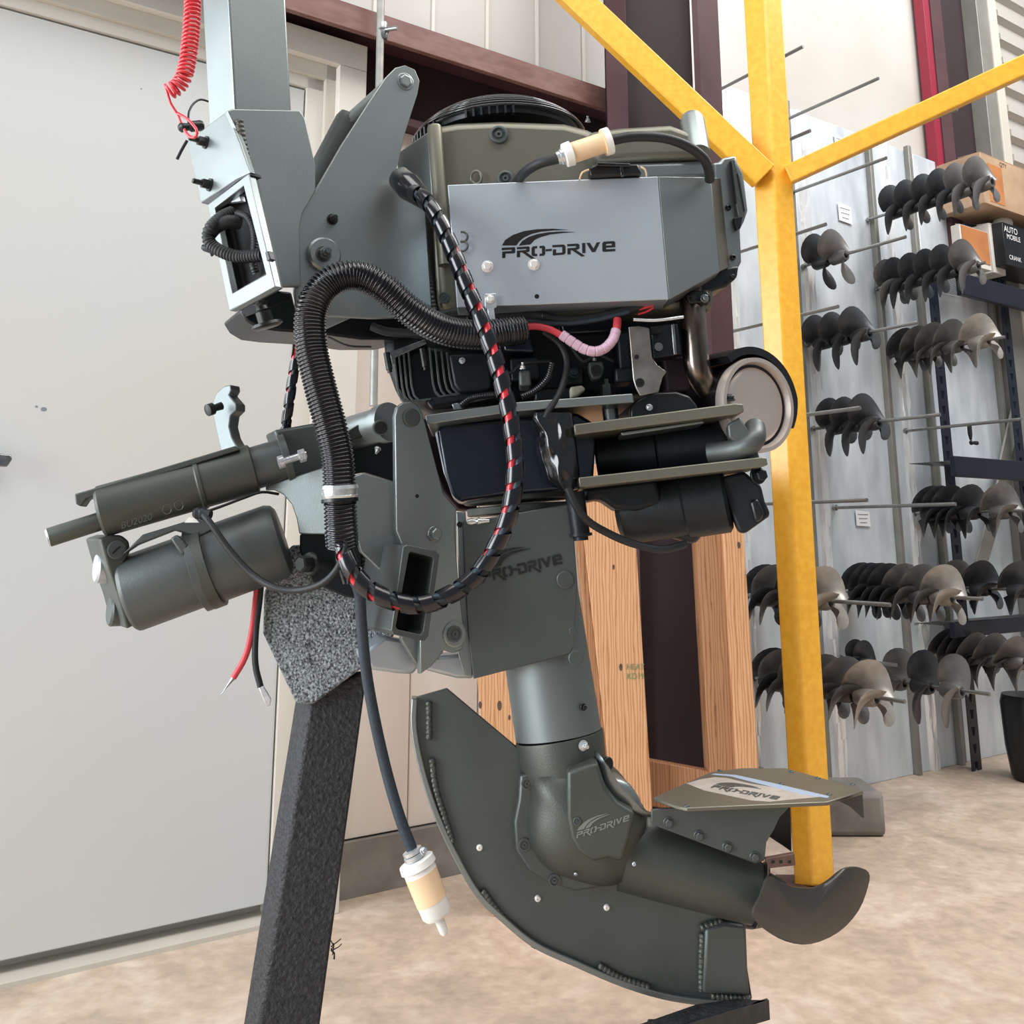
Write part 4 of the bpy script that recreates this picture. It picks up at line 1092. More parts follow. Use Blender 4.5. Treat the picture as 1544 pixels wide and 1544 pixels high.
# ---- blower housing, flywheel screen, filter cover
HP = pl(860, 330, 1.70, 2)
hz_ = pr('blower_housing', [(644, 196), (656, 188), (690, 182), (755, 179), (852, 183), (886, 192), (905, 200), (1000, 196), (1058, 205), (1076, 240), (1078, 470), (700, 475), (660, 470), (648, 330)], HP, .34, 'paint_bronze', bev=.022, seg=4)
cy('housing_rib', P(655, 190, 1.68), P(672, 400, 1.68), [(0, .012), (.02, .014), (1, .014)], 'paint_bronze', hz_)
mk('side_scoop', MB().prism([P(596, 232, 1.80), P(645, 198, 1.69), P(655, 330, 1.69), P(640, 350, 1.75), P(604, 290, 1.80)], V((.06, .10, 0))), 'paint', hz_, bev=.004)
for x, y, r in ((752, 204, 15), (762, 270, 13)): bolt(HP(x, y), -HP.n, Rm(r, 1.7), 'socket', 'paint_dark', hz_, 'shroud_screw', h=1.0)
mk('lifting_eye', MB().tube([HP(718 + 8 * math.cos(a), 268 + 10 * math.sin(a), -.01) for a in [i * math.pi / 8 for i in range(17)]], .0028, 8), 'paint_bronze', hz_, ang=60)
bolt(P(886, 184, 1.72), (0, -.2, 1), .006, 'nut', 'steel', hz_, 'stud')
fc = P(752, 214, 1.875)
scr = cy('flywheel_screen', fc - upv * .012, fc + upv * .010, [(0, .166), (1, .170)], 'black', seg=64)
for k in range(7):
    r = .178 - k * .0045 - k * k * .0009; z = .0 + k * .0078
    mk('screen_ring', MB().tube([fc + upv * z + V((math.cos(a), math.sin(a), .07 * math.cos(a))) * r for a in [i * 2 * math.pi / 72 for i in range(73)]], .0030, 8), 'black_gloss', scr, ang=60)
mk('screen_dome', MB().lathe(fc, fc + upv * .052, [(0, .168), (.3, .160), (.8, .135), (1, .09), (1, .001)], 56), 'black', scr, ang=60)
for k in range(34):
    a = math.pi + .12 + k * .085; dr_ = V((math.cos(a), math.sin(a), .07 * math.cos(a)))
    if k < 9 or 12 < k < 20: mk('screen_slat', MB().box(fc + dr_ * .176 - upv * .012, .004, .012, .016, dr_.cross(upv).normalized(), dr_, upv), 'steel' if k < 7 else 'black_cast', scr, ang=0)
pr('upper_cover', [(886, 197), (940, 190), (1012, 186), (1060, 203), (1074, 236), (900, 243), (884, 220)], pl(980, 215, 1.655, 2), .20, 'paint_bronze', hz_, bev=.014, seg=4)
pr('upper_cover', [(890, 246), (1074, 240), (1080, 268), (900, 275)], pl(980, 255, 1.665, 2), .20, 'paint', hz_, bev=.010, seg=3)
cy('cover_knob', P(1043, 178, 1.70), P(1052, 232, 1.66), [(0, .020), (.1, .023), (1, .023)], 'paint', hz_)
af = pr('air_filter_cover', Z13([(522, 520), (570, 515), (590, 485), (680, 470), (700, 530), (735, 600), (765, 850), (740, 925), (712, 980), (722, 1200), (700, 1245), (560, 1290), (540, 900)]), pl(1095, 320, 1.72, 12), .26, 'paint', bev=.010, seg=3)
pr('cover_latch', Z13([(648, 500), (672, 496), (715, 640), (745, 860), (735, 895), (700, 900), (680, 800)]), pl(1110, 300, 1.712, 12), .03, 'paint_dark', af, bev=.002)
pr('latch_slot', Z13([(686, 600), (694, 600), (742, 850), (734, 860)]), pl(1110, 300, 1.7105, 12), .004, 'void', af, bev=0)
pr('latch_slot', Z13([(644, 520), (650, 520), (684, 795), (676, 800)]), pl(1110, 300, 1.7105, 12), .004, 'void', af, bev=0)
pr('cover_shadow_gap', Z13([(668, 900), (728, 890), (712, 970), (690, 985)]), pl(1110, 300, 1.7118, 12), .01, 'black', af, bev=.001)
for x, y in ((1098, 313), (1105, 388)): bolt(pl(1095, 320, 1.718, 12)(x, y), (.3, -1, 0), .006, 'button', 'black', af, 'catch_pin', h=1.5)
pr('carburettor_base', [(1056, 412), (1080, 404), (1115, 400), (1112, 418), (1096, 432), (1070, 440), (1046, 446), (1020, 456), (1012, 452)], pl(1070, 420, 1.71, 8), .15, 'black_cast', bev=.005)
bolt(P(1104, 418, 1.70), (.2, -1, 0), .006, 'hex', 'black_cast', M, 'bolt')

# ---- control box cover plate
CB = pl(840, 370, 1.60, 1)
cb = pr('control_cover', [(674.5, 278.5), (992, 265.7), (1008.6, 451.5), (689, 464)], CB, .07, 'paint_plate', bev=.002, seg=3, label='smooth pale gray cover with cut-out lettering')
f0, f1 = CB(992, 265.7), CB(1008.6, 451.5); g0, g1 = P(1071.6, 267, 1.675), P(1085.5, 409.5, 1.675)
mk('folded_side', MB().prism([f0 + V((.0005, 0, 0)), g0, g1, f1 + V((.0005, 0, 0))], V((0, .07, 0))), 'paint', cb, bev=.0015)
mk('folded_side', MB().prism([g0, P(1100, 270, 1.76), P(1112, 398, 1.76), g1], V((-.02, .03, 0))), 'paint_bronze', cb, bev=.0015)
logo('cutout_lettering', CB, (757.1, 389.1), (927.8, 378.7), (856.8, 346.7), 'void', cb, depth=.0005, label='black cut-out lettering reading PRO-DRIVE under a double swoosh')
for x, y in ((735, 402), (805, 399)): bolt(CB(x, y), -CB.n, Rm(9.5, 1.6), 'hex', 'zinc', cb, 'bolt', h=.7, label='bright flanged bolt')
bolt(CB(809.5, 447), -CB.n, Rm(3.8, 1.6), 'disc', 'void', cb, 'hole', h=.1)
stp = pr('link_strap', [(731, 443), (748, 442), (749, 463), (745, 465), (749, 498), (738, 498), (735, 466), (731, 464)], pl(740, 450, 1.588, 1), .003, 'bright_steel', cb, bev=.001, label='bright strap hanging from the cover')
bolt(pl(740, 450, 1.587, 1)(739, 451), -CB.n, Rm(7, 1.6), 'hex', 'zinc', cb, 'bolt', h=.6)
for cx, cy_ in ((697, 357), (697, 371)):
    mk('wire_clip', MB().tube([CB(cx + 8 * math.cos(a), cy_ + 7.5 * math.sin(a), -.008) for a in [-1.9 + i * .38 for i in range(11)]], .0022, 8), 'paint_dark', cb, ang=60)
bolt(P(669, 449, 1.69), (0, -1, 0), Rm(9, 1.7), 'socket', 'paint_dark', M, 'screw', h=.6)
# connector above cover
cn = pr('black_connector', [(888, 253), (900, 247), (962, 247), (968, 262), (890, 266)], pl(930, 256, 1.59, 1), .03, 'black', bev=.003)
pr('connector_latch', [(900, 244), (950, 246), (950, 251), (900, 250)], pl(930, 250, 1.585, 1), .02, 'black_gloss', cn)
pr('connector_rib', [(934, 248), (940, 248), (942, 264), (936, 264)], pl(930, 250, 1.586, 1), .01, 'black_gloss', cn)
for a, b, c in (((888, 256, 1.59), (878, 260, 1.59), (874, 270, 1.60)), ((966, 252, 1.59), (973, 256, 1.59), (975, 266, 1.60))): cable('yellow_wire', [a, b, c], 1.6, 'filter_amber', cn)
# upper fuel line
fh = cable('fuel_hose', [(778, 276, 1.63), (790, 261, 1.58), (812, 247, 1.55), (842, 239, 1.54)], 8, 'rubber', label='short fuel hose into the inline filter')
ff = mk('inline_fuel_filter', MB().lathe(P(850, 235, 1.54), P(917, 213, 1.54), [(0, Rm(12, 1.54)), (.03, Rm(19, 1.54)), (.12, Rm(20, 1.54)), (.14, Rm(17, 1.54)), (.88, Rm(17, 1.54)), (.89, Rm(22, 1.54)), (.99, Rm(22, 1.54)), (1, Rm(12, 1.54))], 32), 'filter_amber', M, label='amber and white inline fuel filter')
mk('end_cap', MB().lathe(P(911, 215, 1.54), P(920, 212, 1.54), [(0, Rm(22.6, 1.54)), (1, Rm(22.6, 1.54))], 32), 'filter_white', ff); mk('end_cap', MB().lathe(P(850, 235, 1.54), P(862, 231, 1.54), [(0, Rm(16, 1.54)), (.1, Rm(19.5, 1.54)), (1, Rm(20.4, 1.54))], 32), 'filter_white', ff)
mk('hose_clamp', MB().lathe(P(840, 239, 1.54), P(851, 235.5, 1.54), [(0, Rm(10.5, 1.54)), (.4, Rm(11, 1.54)), (.5, Rm(13, 1.54)), (.9, Rm(13, 1.54)), (1, Rm(10, 1.54))], 20), 'bright_steel', fh)
cable('fuel_hose', [(920, 212, 1.54), (955, 206, 1.55), (1000, 208, 1.57), (1036, 220, 1.59), (1060, 238, 1.61), (1069, 258, 1.64), (1070, 272, 1.66)], 8.5, 'rubber', label='long black fuel hose over the housing')

# ================================================================ transom bracket, tilt gear, steering head
SY = 30
SPp = pl(545, 300, 1.61, SY)
sp = pr('upper_side_plate', [(596, 102), (611, 98), (626, 105), (633, 122), (630, 141), (611, 201), (598, 255), (640, 300), (652, 478), (560, 480), (450, 474), (444, 440), (443, 345), (449, 325), (475, 288), (515, 218), (560, 148), (581, 117)], SPp, .010, 'paint', bev=.0015)
pr('plate_return', [(600, 262), (642, 300), (658, 330), (668, 470), (652, 478), (640, 300)], pl(640, 380, 1.69, 50), .01, 'paint_dark', sp)
weld('weld_bead', [(632, 318), (640, 380), (648, 440), (654, 472)], 7, pl(640, 380, 1.685, 30), sp)
bolt(SPp(611, 123), -SPp.n, Rm(15, 1.65), 'hex', 'paint', sp, 'bolt_head', h=.35)
bolt(SPp(501, 331), -SPp.n, Rm(9, 1.6), 'nut', 'dark_steel', sp, 'bolt', h=1.0)
bolt(SPp(487, 385), -SPp.n, Rm(27, 1.6), 'disc', 'paint', sp, 'boss', h=1.2)
bolt(SPp(487, 384, -.010), -SPp.n, Rm(13, 1.6), 'nut', 'paint_dark', sp, 'bolt', h=1.1)
# far side twin of the plate
pr('rear_side_plate', [(480, 270), (545, 170), (560, 160), (600, 300), (640, 470), (460, 470), (452, 340)], SPp, .010, 'paint_dark', bev=.0015, off=.16)
tc = cy('tilt_cylinder', P(468, 300, 1.74), P(533, 176, 1.72), [(0, .030), (.93, .030), (1, .026)], 'paint_dark', seg=36)
cy('tilt_ram', P(520, 192, 1.71), P(598, 122, 1.70), [(0, .0165), (1, .0165)], 'paint', tc)
pr('cylinder_bracket', [(470, 250), (500, 195), (536, 165), (545, 170), (520, 215), (478, 290)], pl(505, 230, 1.76, 20), .02, 'paint_dark', tc, bev=.006)
pr('base_pan', [(362, 468), (372, 484), (390, 495), (420, 499), (480, 503), (545, 512), (600, 512), (652, 500), (652, 470), (560, 476), (447, 470), (440, 440), (400, 436)], pl(500, 480, 1.68, SY), .12, 'black', bev=.004)
pr('pan_edge', [(484, 468), (548, 468), (548, 471), (492, 496), (485, 494)], pl(515, 480, 1.655, SY), .01, 'paint_plate')

HF = pl(400, 250, 1.50, 42)
SF = pl(343, 230, 1.478, -48)
post = pr('tilt_post', [(341, -60), (428, -60), (440, 172), (354, 172)], pl(345, 80, 1.515, 42), .100, 'paint', bev=.004, seg=3)
hd_ = pr('steering_head', [(343, 167), (350, 164), (452, 166), (460, 178), (476, 250), (476, 288), (456, 322), (452, 345), (454, 432), (414, 432), (380, 264), (366, 215)], HF, .012, 'paint', bev=.002, seg=3)
weld('weld_bead', [(360, 180), (366, 215), (374, 250)], 6, HF, hd_)
pr('head_side_plate', [(317, 186), (343, 167), (362, 215), (377, 260), (356, 270), (303, 306), (282, 213)], SF, .010, 'paint', hd_, bev=.002)
pr('side_plate_lip', [(303, 306), (356, 268), (376, 259), (378, 264), (360, 272), (316, 309)], SF, .02, 'black_cast', hd_, off=.001)
mk('channel_frame', ringprism([(313, 309), (346, 469), (414, 432), (375, 262), (342, 287)], [(323, 313), (350, 442), (401, 413), (367, 280), (345, 297)], SF, .012), 'paint', hd_, bev=.0015)
mk('channel_walls', ringprism([(314, 312), (347, 466), (410, 432), (374, 266), (342, 289)], [(323, 313), (350, 442), (401, 413), (367, 280), (345, 297)], SF, .018, off=.0122), 'black_cast', hd_)
pr('channel_shade_back', [(318, 309), (348, 460), (408, 430), (372, 268), (345, 290)], SF, .01, 'void', hd_, off=.034)  # black sheet paints the dark interior of the channel
pr('channel_floor', [(380, 455), (414, 434), (440, 450), (392, 470)], HF, .05, 'black_cast', hd_, off=.03)
pr('stop_block', Z8([(280, 255), (345, 210), (480, 205), (490, 255), (350, 272), (300, 270)]), SF, .01, 'paint_plate', hd_, off=.012)  # pale colour paints the light on this block
pr('stop_block', Z8([(340, 180), (480, 90), (490, 205), (345, 210)]), SF, .01, 'paint', hd_, off=.02)
corrugated('steering_hose', [(350, 320, 1.47), (335, 327, 1.455), (318, 343, 1.44), (314, 358, 1.44), (320, 370, 1.44), (338, 381, 1.435), (362, 387, 1.43), (396, 385, 1.415)], 9.5, 'rubber', hd_, pitch=.0052, amp=.08)
cable('steering_hose_sleeve', [(362, 336, 1.46), (345, 334, 1.45), (326, 342, 1.45), (315, 354, 1.44)], 11, 'rubber', hd_)
corrugated('steering_hose', [(358, 322, 1.46), (372, 327, 1.445), (381, 342, 1.44), (384, 362, 1.435), (383, 385, 1.435), (382, 400, 1.435), (386, 412, 1.44)], 5.5, 'rubber', hd_, pitch=.0042)
pr('hose_strap', [(399, 380), (404, 378), (407, 391), (402, 394)], SF, .01, 'black', hd_, off=-.01)
cy('grease_zerk', P(305, 372, 1.47), P(322, 378, 1.47), [(0, .004), (.2, .006), (.8, .006), (1, .01)], 'black_cast', hd_)
cy('pivot_bolt', P(388, 440, 1.52), P(404, 494, 1.53), [(0, .008), (.3, .008), (.31, .011), (.4, .009), (.5, .011), (.55, .009), (.56, .013), (.86, .013), (.87, .024), (.95, .026), (1, .02)], 'dark_steel', hd_)
for x, y in ((311, 215), (317, 279)): bolt(SF(x, y), -SF.n, Rm(11, 1.49), 'nut', 'dark_steel', hd_, 'clamp_bolt', h=1.45)

# kill switch and coiled lanyard
ks = cy('kill_switch', P(269, 193, 1.44), P(306, 189, 1.46), [(0, .004), (.1, .008), (.4, .006), (.5, .009), (.9, .009), (1, .007)], 'black', M, label='small black kill switch on the tilt post')
cable('switch_wire', [(284, 188, 1.455), (285, 168, 1.46), (293, 155, 1.47), (303, 150, 1.48), (314, 153, 1.49)], 1.8, 'black', ks)
cable('switch_stub', [(282, 212, 1.45), (274, 226, 1.45), (267, 240, 1.45)], 2.6, 'rubber', ks)
ly = thing('coiled_red_lanyard', P(290, -20, 1.44), 'bright red coiled lanyard hanging beside the gray tilt post', 'lanyard')
cp = spline(path([(291, -40, 1.43), (290, 20, 1.43), (286, 70, 1.43), (279, 110, 1.43), (268, 130, 1.43), (255, 138, 1.43)]), .002); s_ = 0; hel = []
for i in range(len(cp) - 1):
    t = (cp[i + 1] - cp[i]).normalized(); x = t.cross(V((0, 1, 0))).normalized(); y = t.cross(x)
    for k in range(6):
        a = (i * 6 + k) * 2 * math.pi / 22; hel.append(cp[i].lerp(cp[i + 1], k / 6) + x * math.cos(a) * .0115 + y * math.sin(a) * .0115)
mk('coil', MB().tube(hel, .0026, 7), 'red', ly, ang=60)
mk('tail_cord', MB().tube(spline([hel[-1]] + path([(256, 152, 1.43), (262, 163, 1.435), (268, 172, 1.44)]), .004), .0022, 8), 'red', ly, ang=60)
mk('clip_loop', MB().tube(spline(path([(267, 170, 1.44), (283, 180, 1.43), (296, 195, 1.43), (296, 205, 1.43), (288, 207, 1.435), (278, 196, 1.44), (267, 170, 1.44)]), .004), .0024, 8), 'red', ly, ang=60)

# ---- clamp bracket (lower)
AP = pl(640, 760, 1.60, SY)
ap_ = pr('clamp_plate', [(596, 628), (600, 613), (608, 607), (620, 605), (631, 611), (638, 625), (655, 690), (669, 744), (689, 767), (686, 800), (692, 880), (701, 960), (697, 980), (684, 985), (668, 980), (662, 992), (650, 1005), (634, 1017), (634, 960), (640, 900), (598, 800)], AP, .014, 'paint', bev=.002)
bpl = pr('clamp_back_plate', [(522, 722), (548, 713), (597, 727), (640, 742), (688, 770), (690, 900), (668, 985), (634, 1012), (606, 965), (600, 885), (545, 832), (536, 800)], AP, .012, 'paint', bev=.0015, off=.0145)
bolt(AP(620, 630), -AP.n, Rm(14, 1.6), 'disc', 'paint_dark', ap_, 'pivot_pin', h=.8)
bolt(AP(655, 805), -AP.n, Rm(12, 1.6), 'hex', 'paint', ap_, 'bolt', h=1.0)
bolt(AP(629, 748), -AP.n, Rm(3, 1.6), 'disc', 'void', ap_, 'hole', h=.15)
bolt(AP(685, 956), -AP.n, Rm(19, 1.6), 'disc', 'paint', ap_, 'pin_boss', h=.4); bolt(AP(685, 956, -.003), -AP.n, Rm(12, 1.6), 'socket', 'paint_dark', ap_, 'pin_screw', h=.5)
TO = [(608, 824), (614, 821), (657, 830), (663, 836), (646, 960), (640, 967), (594, 957), (590, 951)]
TI = [(617, 834), (620, 832), (651, 840), (654, 843), (638, 953), (634, 957), (600, 949), (597, 945)]
pT = pl(625, 890, 1.52, SY)
tb2 = mk('receiver_tube', ringprism(TO, TI, pT, .15), 'paint_dark', M, bev=.0015, label='open square receiver tube')
pr('tube_shade_sheet', TI, pT, .01, 'void', tb2, off=.055)  # black sheet added to paint the darkness inside the tube
pr('bracket_foot', [(546, 985), (580, 960), (612, 965), (632, 975), (636, 1000), (624, 1017), (600, 1016), (560, 1010)], pl(600, 990, 1.63, 25), .05, 'paint_plate', bev=.006)
pr('bracket_foot', [(640, 1010), (655, 990), (700, 986), (714, 990), (715, 1024), (690, 1023)], pl(680, 1005, 1.69, 20), .05, 'paint_plate', bev=.006)

tl = cy('tilt_tube', P(505, 660, 1.74), P(588, 636, 1.63), [(0, .030), (.86, .030), (.87, .034), (1, .034)], 'paint', seg=36)
cy('tube_port', P(566, 640, 1.66), P(574, 645, 1.60), [(0, .012), (1, .0125)], 'paint_dark', tl); cy('port_bore', P(574, 645, 1.601), P(574.3, 645.1, 1.598), [(0, .0105), (1, .0105)], 'void', tl)
pr('tube_key', [(522, 652), (540, 640), (552, 650), (548, 658), (524, 666)], pl(535, 655, 1.64, 20), .03, 'dark_steel', tl)
bolt(P(570, 676, 1.66), (-.2, -.5, -.8), .006, 'nut', 'bright_steel', tl, 'set_screw')
pr('bracket_web', [(530, 660), (596, 640), (597, 727), (550, 712), (530, 716)], pl(560, 690, 1.72, SY), .02, 'black_cast')
pr('bracket_block', Z15([(60, 330), (240, 300), (350, 280), (560, 330), (660, 640), (430, 730), (200, 690)]), pl(480, 690, 1.66, 25), .08, 'paint_dark', bev=.006, seg=3)
pr('bracket_cheek', Z15([(0, 738), (170, 680), (430, 600), (470, 700), (470, 1090), (245, 1086), (225, 970), (190, 870), (130, 800), (60, 765), (0, 770)]), pl(440, 760, 1.62, -8), .012, 'paint', bev=.002)
pr('bracket_lower', [(486, 790), (545, 790), (548, 905), (520, 900), (470, 878), (452, 830), (452, 806)], pl(500, 850, 1.66, 10), .04, 'black_cast', bev=.003)
bolt(P(470, 850, 1.60), (-.55, -.8, 0), Rm(17, 1.6), 'hex', 'dark_steel', M, 'clamp_screw', h=1.5)
cy('clamp_screw_rod', P(475, 851, 1.61), P(500, 850, 1.64), [(0, .008), (1, .008)], 'dark_steel')

# ---- tilt actuator pointing left
AC = thing('tilt_actuator', P(300, 800, 1.6), None, None); del_keys = None
AC.parent = M; AC.location = WL[AC] - WL[M]
dA = 1.60
cy('ram_barrel', P(150, 772, 1.56), P(384, 706, 1.62), [(0, .038), (.02, .0415), (.62, .0415), (.63, .0435), (.65, .0435), (.66, .0415), (.99, .0415), (1, .038)], 'paint_cast', AC, seg=44)
cy('barrel_neck', P(383, 706, 1.62), P(436, 690, 1.635), [(0, .036), (.8, .036), (.82, .042), (1, .042)], 'paint_dark', AC, seg=40)
cy('ram_rod', P(72, 811, 1.53), P(160, 783, 1.56), [(0, .0135), (.03, .0150), (1, .0150)], 'paint_cast', AC)
cy('rod_end', P(70.5, 811.5, 1.529), P(73, 810.7, 1.530), [(0, .0125), (1, .0145)], 'paint_plate', AC)  # pale disc paints the light on the rod's near end
pr('top_rail', [(112, 745), (355, 672), (362, 678), (130, 752), (122, 764), (114, 760)], pl(240, 712, 1.555, 12), .04, 'paint_cast', AC, bev=.002)
AE = pl(180, 870, 1.56, 34)
ec = pr('end_casting', [(150, 812), (168, 806), (184, 807), (195, 816), (197, 832), (187, 850), (190, 880), (202, 925), (212, 938), (191, 949), (178, 900), (163, 858)], AE, .115, 'paint_cast', AC, bev=.004, seg=3)
bolt(AE(176, 829), -AE.n, Rm(14, 1.56), 'disc', 'paint_dark', ec, 'slotted_screw', h=.6); pr('screw_slot', [(169, 834), (181, 823), (182.5, 824.5), (170.5, 835.5)], AE, .001, 'void', ec, bev=0, off=-.0046)
for yy, xx, mm in ((858, 163, 'paint_plate'), (925, 184, 'paint_dark')):  # one boss coloured pale as lit, the other dark as shaded
    q = AE(xx, yy) + AE.n * .058; cy('side_boss', q + AE.u * .01, q - AE.u * .008, [(0, .024), (.8, .024), (1, .021)], mm, ec)
mtr = cy('tilt_motor', P(192, 897, 1.60), P(428, 812, 1.64), [(0, .057), (.015, .061), (.03, .062), (.42, .062), (.43, .070), (.50, .070), (.51, .064), (.94, .064), (.98, .060), (1, .052)], 'paint_dark', AC, seg=48)
cy('motor_band', P(306, 856, 1.62), P(322, 850, 1.622), [(0, .071), (1, .071)], 'paint_cast', mtr, seg=48)
pr('motor_web', [(182, 838), (215, 806), (300, 780), (325, 796), (300, 810), (262, 800), (206, 822)], pl(250, 800, 1.565, 12), .03, 'paint_dark', AC, bev=.004)
pr('motor_rib', [(256, 812), (266, 806), (284, 822), (276, 838), (270, 832)], pl(270, 820, 1.555, 12), .02, 'paint_dark', AC, bev=.003)
# raised casting marks
qa = pl(235, 775, 1.535, 12)
mb = text_mb('BU2020', lambda x, y: qa(206 + x * 14.5, 786 - x * 4.6 - y * 15)); mb = MB().add([p for p in mb.v], mb.f)
em = mk('casting_marks', mb, 'paint_cast', AC, ang=0); so = em.modifiers.new('depth', 'SOLIDIFY'); so.thickness = .001
for x, y in ((252, 768), (270, 762)):
    mk('casting_ring', MB().tube([qa(x + 6.5 * math.cos(a), y + 7 * math.sin(a), -.001) for a in [i * math.pi / 8 for i in range(17)]], .0008, 6), 'paint_cast', AC)
sb = cy('adjuster_bolt', P(419, 698, 1.57), P(462, 685, 1.585), [(0, .004), (.02, .0105), (.2, .0105), (.21, .0058), (1, .0058)], 'bright_steel', AC, seg=16, label='shiny adjuster bolt')
cy('adjuster_nut', P(450.5, 688.5, 1.581), P(460, 685.7, 1.584), [(0, .0108), (1, .0108)], 'bright_steel', AC, seg=6)
cable('motor_cable', [(302, 770, 1.545), (318, 790, 1.54), (345, 828, 1.54), (378, 864, 1.54), (412, 885, 1.53), (448, 890, 1.52), (485, 880, 1.50), (508, 858, 1.49), (519, 832, 1.48), (521, 810, 1.48)], 5, 'rubber', AC)
cable('motor_cable', [(300, 775, 1.545), (330, 765, 1.56), (370, 750, 1.58), (395, 742, 1.6), (420, 745, 1.62)], 2.2, 'black', AC)
mk('cable_gland', MB().lathe(P(293, 773, 1.55), P(318, 776, 1.545), [(0, .007), (.2, .010), (.4, .008), (.5, .010), (.7, .008), (1, .007)], 16), 'rubber', AC)
pr('warning_tab', [(278, 788), (286, 779), (296, 783), (300, 788)], pl(288, 784, 1.545, 12), .002, 'filter_white', AC, bev=0)
# hook lever
LV = pl(345, 630, 1.645, -32)
lv = pr('tilt_lock_lever', Z5([(1025, 412), (1000, 300), (984, 225), (985, 160), (1005, 112), (1045, 78), (1078, 70), (1082, 100), (1068, 125), (1090, 150), (1108, 172), (1108, 205), (1078, 235), (1070, 290), (1085, 350), (1115, 402), (1150, 440), (1150, 520), (1060, 520)]), LV, .022, 'paint_mid', AC, bev=.002)
cy('lever_knob', P(312, 619, 1.615), P(334, 612, 1.635), [(0, .006), (.05, .0105), (.4, .0105), (.5, .006), (1, .007)], 'dark_steel', lv)
spiral('wrapped_loom', [(450, 520, 1.69), (443, 560, 1.69), (437, 600, 1.69), (430, 650, 1.70)], 8, M, pitch=.03)
# battery leads
c1 = cable('battery_lead', [(389, 870, 1.66), (386, 900, 1.66), (380, 950, 1.66), (370, 990, 1.66), (352, 1022, 1.66)], 4.6, 'red_cable', label='red battery lead with bare strands')
mk('bare_strands', MB().tube(spline(path([(352, 1022, 1.66), (343, 1034, 1.66), (333, 1048, 1.66)]), .004), .0022, 8, rf=lambda i: .0035 - i * .0006 if i < 5 else .0006), 'steel', c1)
c2 = cable('battery_lead', [(394, 870, 1.66), (392, 900, 1.66), (386, 950, 1.66), (385, 1000, 1.66), (393, 1036, 1.66)], 4.6, 'rubber', label='black battery lead with white ring terminal')
pr('ring_terminal', [(389, 1036), (397, 1034), (402, 1042), (409, 1054), (407, 1064), (402, 1066), (396, 1054)], pl(399, 1050, 1.655, 0), .003, 'bright_steel', c2)
# hanging fuel line
fl2 = cable('hanging_fuel_line', [(524, 860, 1.50), (541, 890, 1.52), (545, 940, 1.54), (552, 1010, 1.56), (564, 1080, 1.57), (582, 1160, 1.58), (602, 1230, 1.58), (622, 1283, 1.58)], 8.5, 'rubber_blue', seg=16, label='ribbed dark fuel line hanging down')
fa, fb = P(622, 1284, 1.58), P(671, 1409, 1.58); k = Rm(1, 1.58)
f2 = mk('fuel_filter', MB().lathe(fa, fb, [(0, 11 * k), (.10, 11 * k), (.11, 25 * k), (.19, 26 * k), (.20, 23 * k), (.74, 21 * k), (.79, 17 * k), (.80, 7 * k), (.97, 6 * k), (1, 4 * k)], 36), 'filter_white', fl2, ang=40, label='white plastic fuel filter')
mk('filter_core', MB().lathe(fa.lerp(fb, .26), fa.lerp(fb, .60), [(0, 23.2 * k), (1, 22.2 * k)], 36), 'filter_amber', f2, ang=40, label='amber paper core')
mk('hose_clamp', MB().lathe(fa.lerp(fb, -.03), fa.lerp(fb, .09), [(0, 10 * k), (.1, 14 * k), (.45, 14 * k), (.5, 11 * k), (.55, 15 * k), (.95, 15 * k), (1, 12 * k)], 20), 'bright_steel', fl2)
bolt(P(638, 1283, 1.56), (.6, -.6, .4), .006, 'hex', 'bright_steel', fl2, 'clamp_screw')

# ---- the big corrugated conduit and the wrapped loom
cg = corrugated('corrugated_conduit', [(516, 822, 1.50), (514, 790, 1.49), (512, 740, 1.48), (509, 690, 1.475), (498, 640, 1.47), (482, 580, 1.47), (469, 520, 1.47), (470, 465, 1.47), (495, 427, 1.48), (535, 415, 1.49), (575, 432, 1.50), (620, 470, 1.52), (668, 497, 1.55), (720, 505, 1.58), (765, 500, 1.60), (790, 497, 1.61)], 23.5, 'loom', label='glossy black corrugated conduit', seg=24)
mk('conduit_clamp', MB().lathe(P(512, 731, 1.478), P(512.5, 752, 1.48), [(0, Rm(27, 1.48)), (.25, Rm(29, 1.48)), (.3, Rm(27, 1.48)), (.7, Rm(27, 1.48)), (.75, Rm(29, 1.48)), (1, Rm(27, 1.48))], 36), 'bright_steel', cg)
mk('clamp_band', MB().lathe(P(512.4, 752, 1.48), P(512.6, 757, 1.48), [(0, Rm(28, 1.48)), (1, Rm(28, 1.48))], 36), 'black', cg)
for dx in (-9, 0, 10): cable('conduit_wire', [(516 + dx, 815, 1.49), (519 + dx, 845, 1.49), (526 + dx * .6, 880, 1.49)], 3.5, 'rubber', cg)
spiral('wrapped_wire_loom', [(612, 285, 1.60), (640, 300, 1.55), (662, 332, 1.53), (685, 385, 1.52), (705, 435, 1.51), (728, 490, 1.50), (748, 545, 1.50), (764, 605, 1.50), (774, 660, 1.50), (777, 710, 1.50), (770, 765, 1.50), (752, 815, 1.50), (720, 865, 1.50), (680, 896, 1.49), (635, 912, 1.49), (590, 905, 1.48), (552, 885, 1.48), (528, 855, 1.48), (515, 820, 1.49)], 13, M, label='wire loom in black spiral wrap with a red wire showing')
mk('loom_grommet', MB().lathe(P(598, 264, 1.62), P(650, 312, 1.56), [(0, .012), (.1, .022), (.4, .025), (.7, .018), (1, .012)], 24), 'black_gloss', M, ang=60)

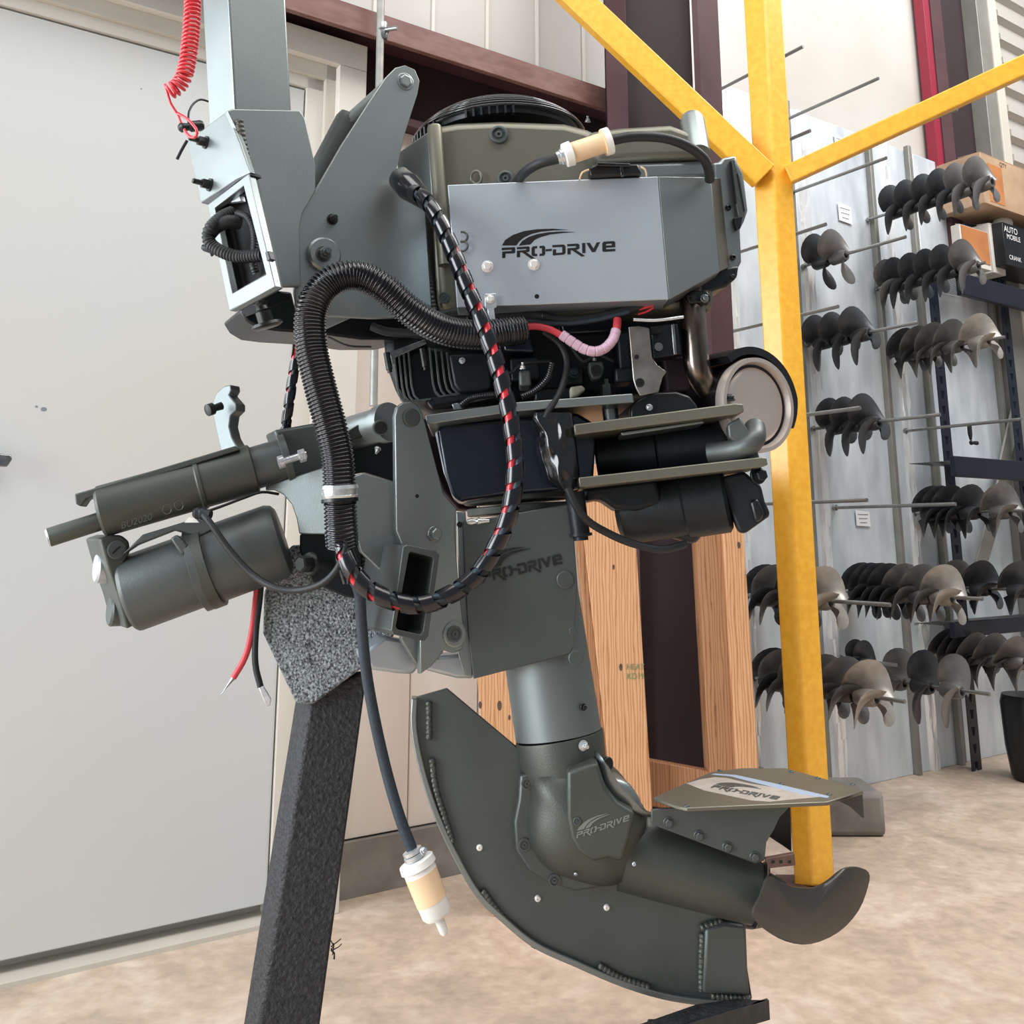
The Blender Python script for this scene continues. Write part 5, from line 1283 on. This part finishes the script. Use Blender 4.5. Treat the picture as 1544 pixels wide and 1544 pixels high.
# ================================================================ STAND
SD = thing('black_motor_stand', V((P(400, 1544, 1.72).x - .1, 1.72, 0)), 'rough textured black steel stand whose leaning leg carries the motor', 'stand')
gp = pl(470, 950, 1.68, 6)
mk('stand_head', MB().prism([gp(x, y) for x, y in ((398, 893), (396, 955), (447, 1062), (472, 1062), (545, 1008), (582, 990), (600, 940), (605, 830), (560, 822), (440, 822), (418, 850))], gp.n * .09), 'grit', SD, bev=.004, label='coarse grit coated head block')
zb_ = 0.02
def dn(x0, y0, x1, y1, d0, d1):
    """continue an edge seen in the photo straight down to the floor"""
    a = P(x0, y0, d0); b = P(x1, y1, d1); return a, a + (b - a) * ((a.z - zb_) / (a.z - b.z))
La, Lb = dn(446, 1045, 366, 1544, 1.745, 1.735); Ca, Cb = dn(470, 1045, 391, 1544, 1.70, 1.69); Ra, Rb = dn(556, 1010, 484, 1544, 1.72, 1.71)
mb = MB(); mb.loft([[La, Ca, Ra, La + Ra - Ca], [Lb, Cb, Rb, Lb + Rb - Cb]])
mk('stand_leg', mb, 'grit_dark', SD, bev=.006, seg=3)
# base frame on the floor, below the picture, and the bar under the skeg
mk('base_bar', MB().box(V((.0, 1.78, .035)), 1.25, .06, .07), 'grit_dark', SD, bev=.004); mk('base_bar', MB().box(V((.42, 1.62, .035)), .06, .8, .07), 'grit_dark', SD, bev=.004)
z_ = P(1120, 1509, 1.745).z - .002
def hr(x, y): return C0 + ray(x, y) * ((z_ - CAMH) / ray(x, y).z)


mk('skeg_rest', MB().prism([hr(x, y) for x, y in ((1160, 1508), (1050, 1540), (860, 1596), (780, 1596), (964, 1544), (1050, 1514), (1108, 1506))], V((0, 0, -.006))), 'grit_dark', SD, bev=.001)
mk('skeg_rest', MB().prism([hr(1160, 1508), hr(860, 1596), hr(860, 1596) + V((0, .006, 0)), hr(1160, 1508) + V((-.002, .008, 0))], V((0, 0, -.029))), 'steel_gray', SD, bev=.001)
q = hr(1000, 1545); mk('rest_post', MB().box(V((q.x, q.y + .02, (z_ - .008) / 2)), .04, .04, z_ - .009), 'grit_dark', SD, bev=.003)

rn = random.Random(5)
for k in range(7):                                        # frayed threads caught on the leg
    a = P(499, 1424 + rn.uniform(-8, 10), 1.70); b = a + V((rn.uniform(.004, .02), rn.uniform(-.01, 0), rn.uniform(-.02, .014)))
    mk('frayed_thread', MB().tube([a, (a + b) / 2 + V((.003, 0, rn.uniform(-.004, .004))), b], .0009, 5), 'void', SD, ang=60)
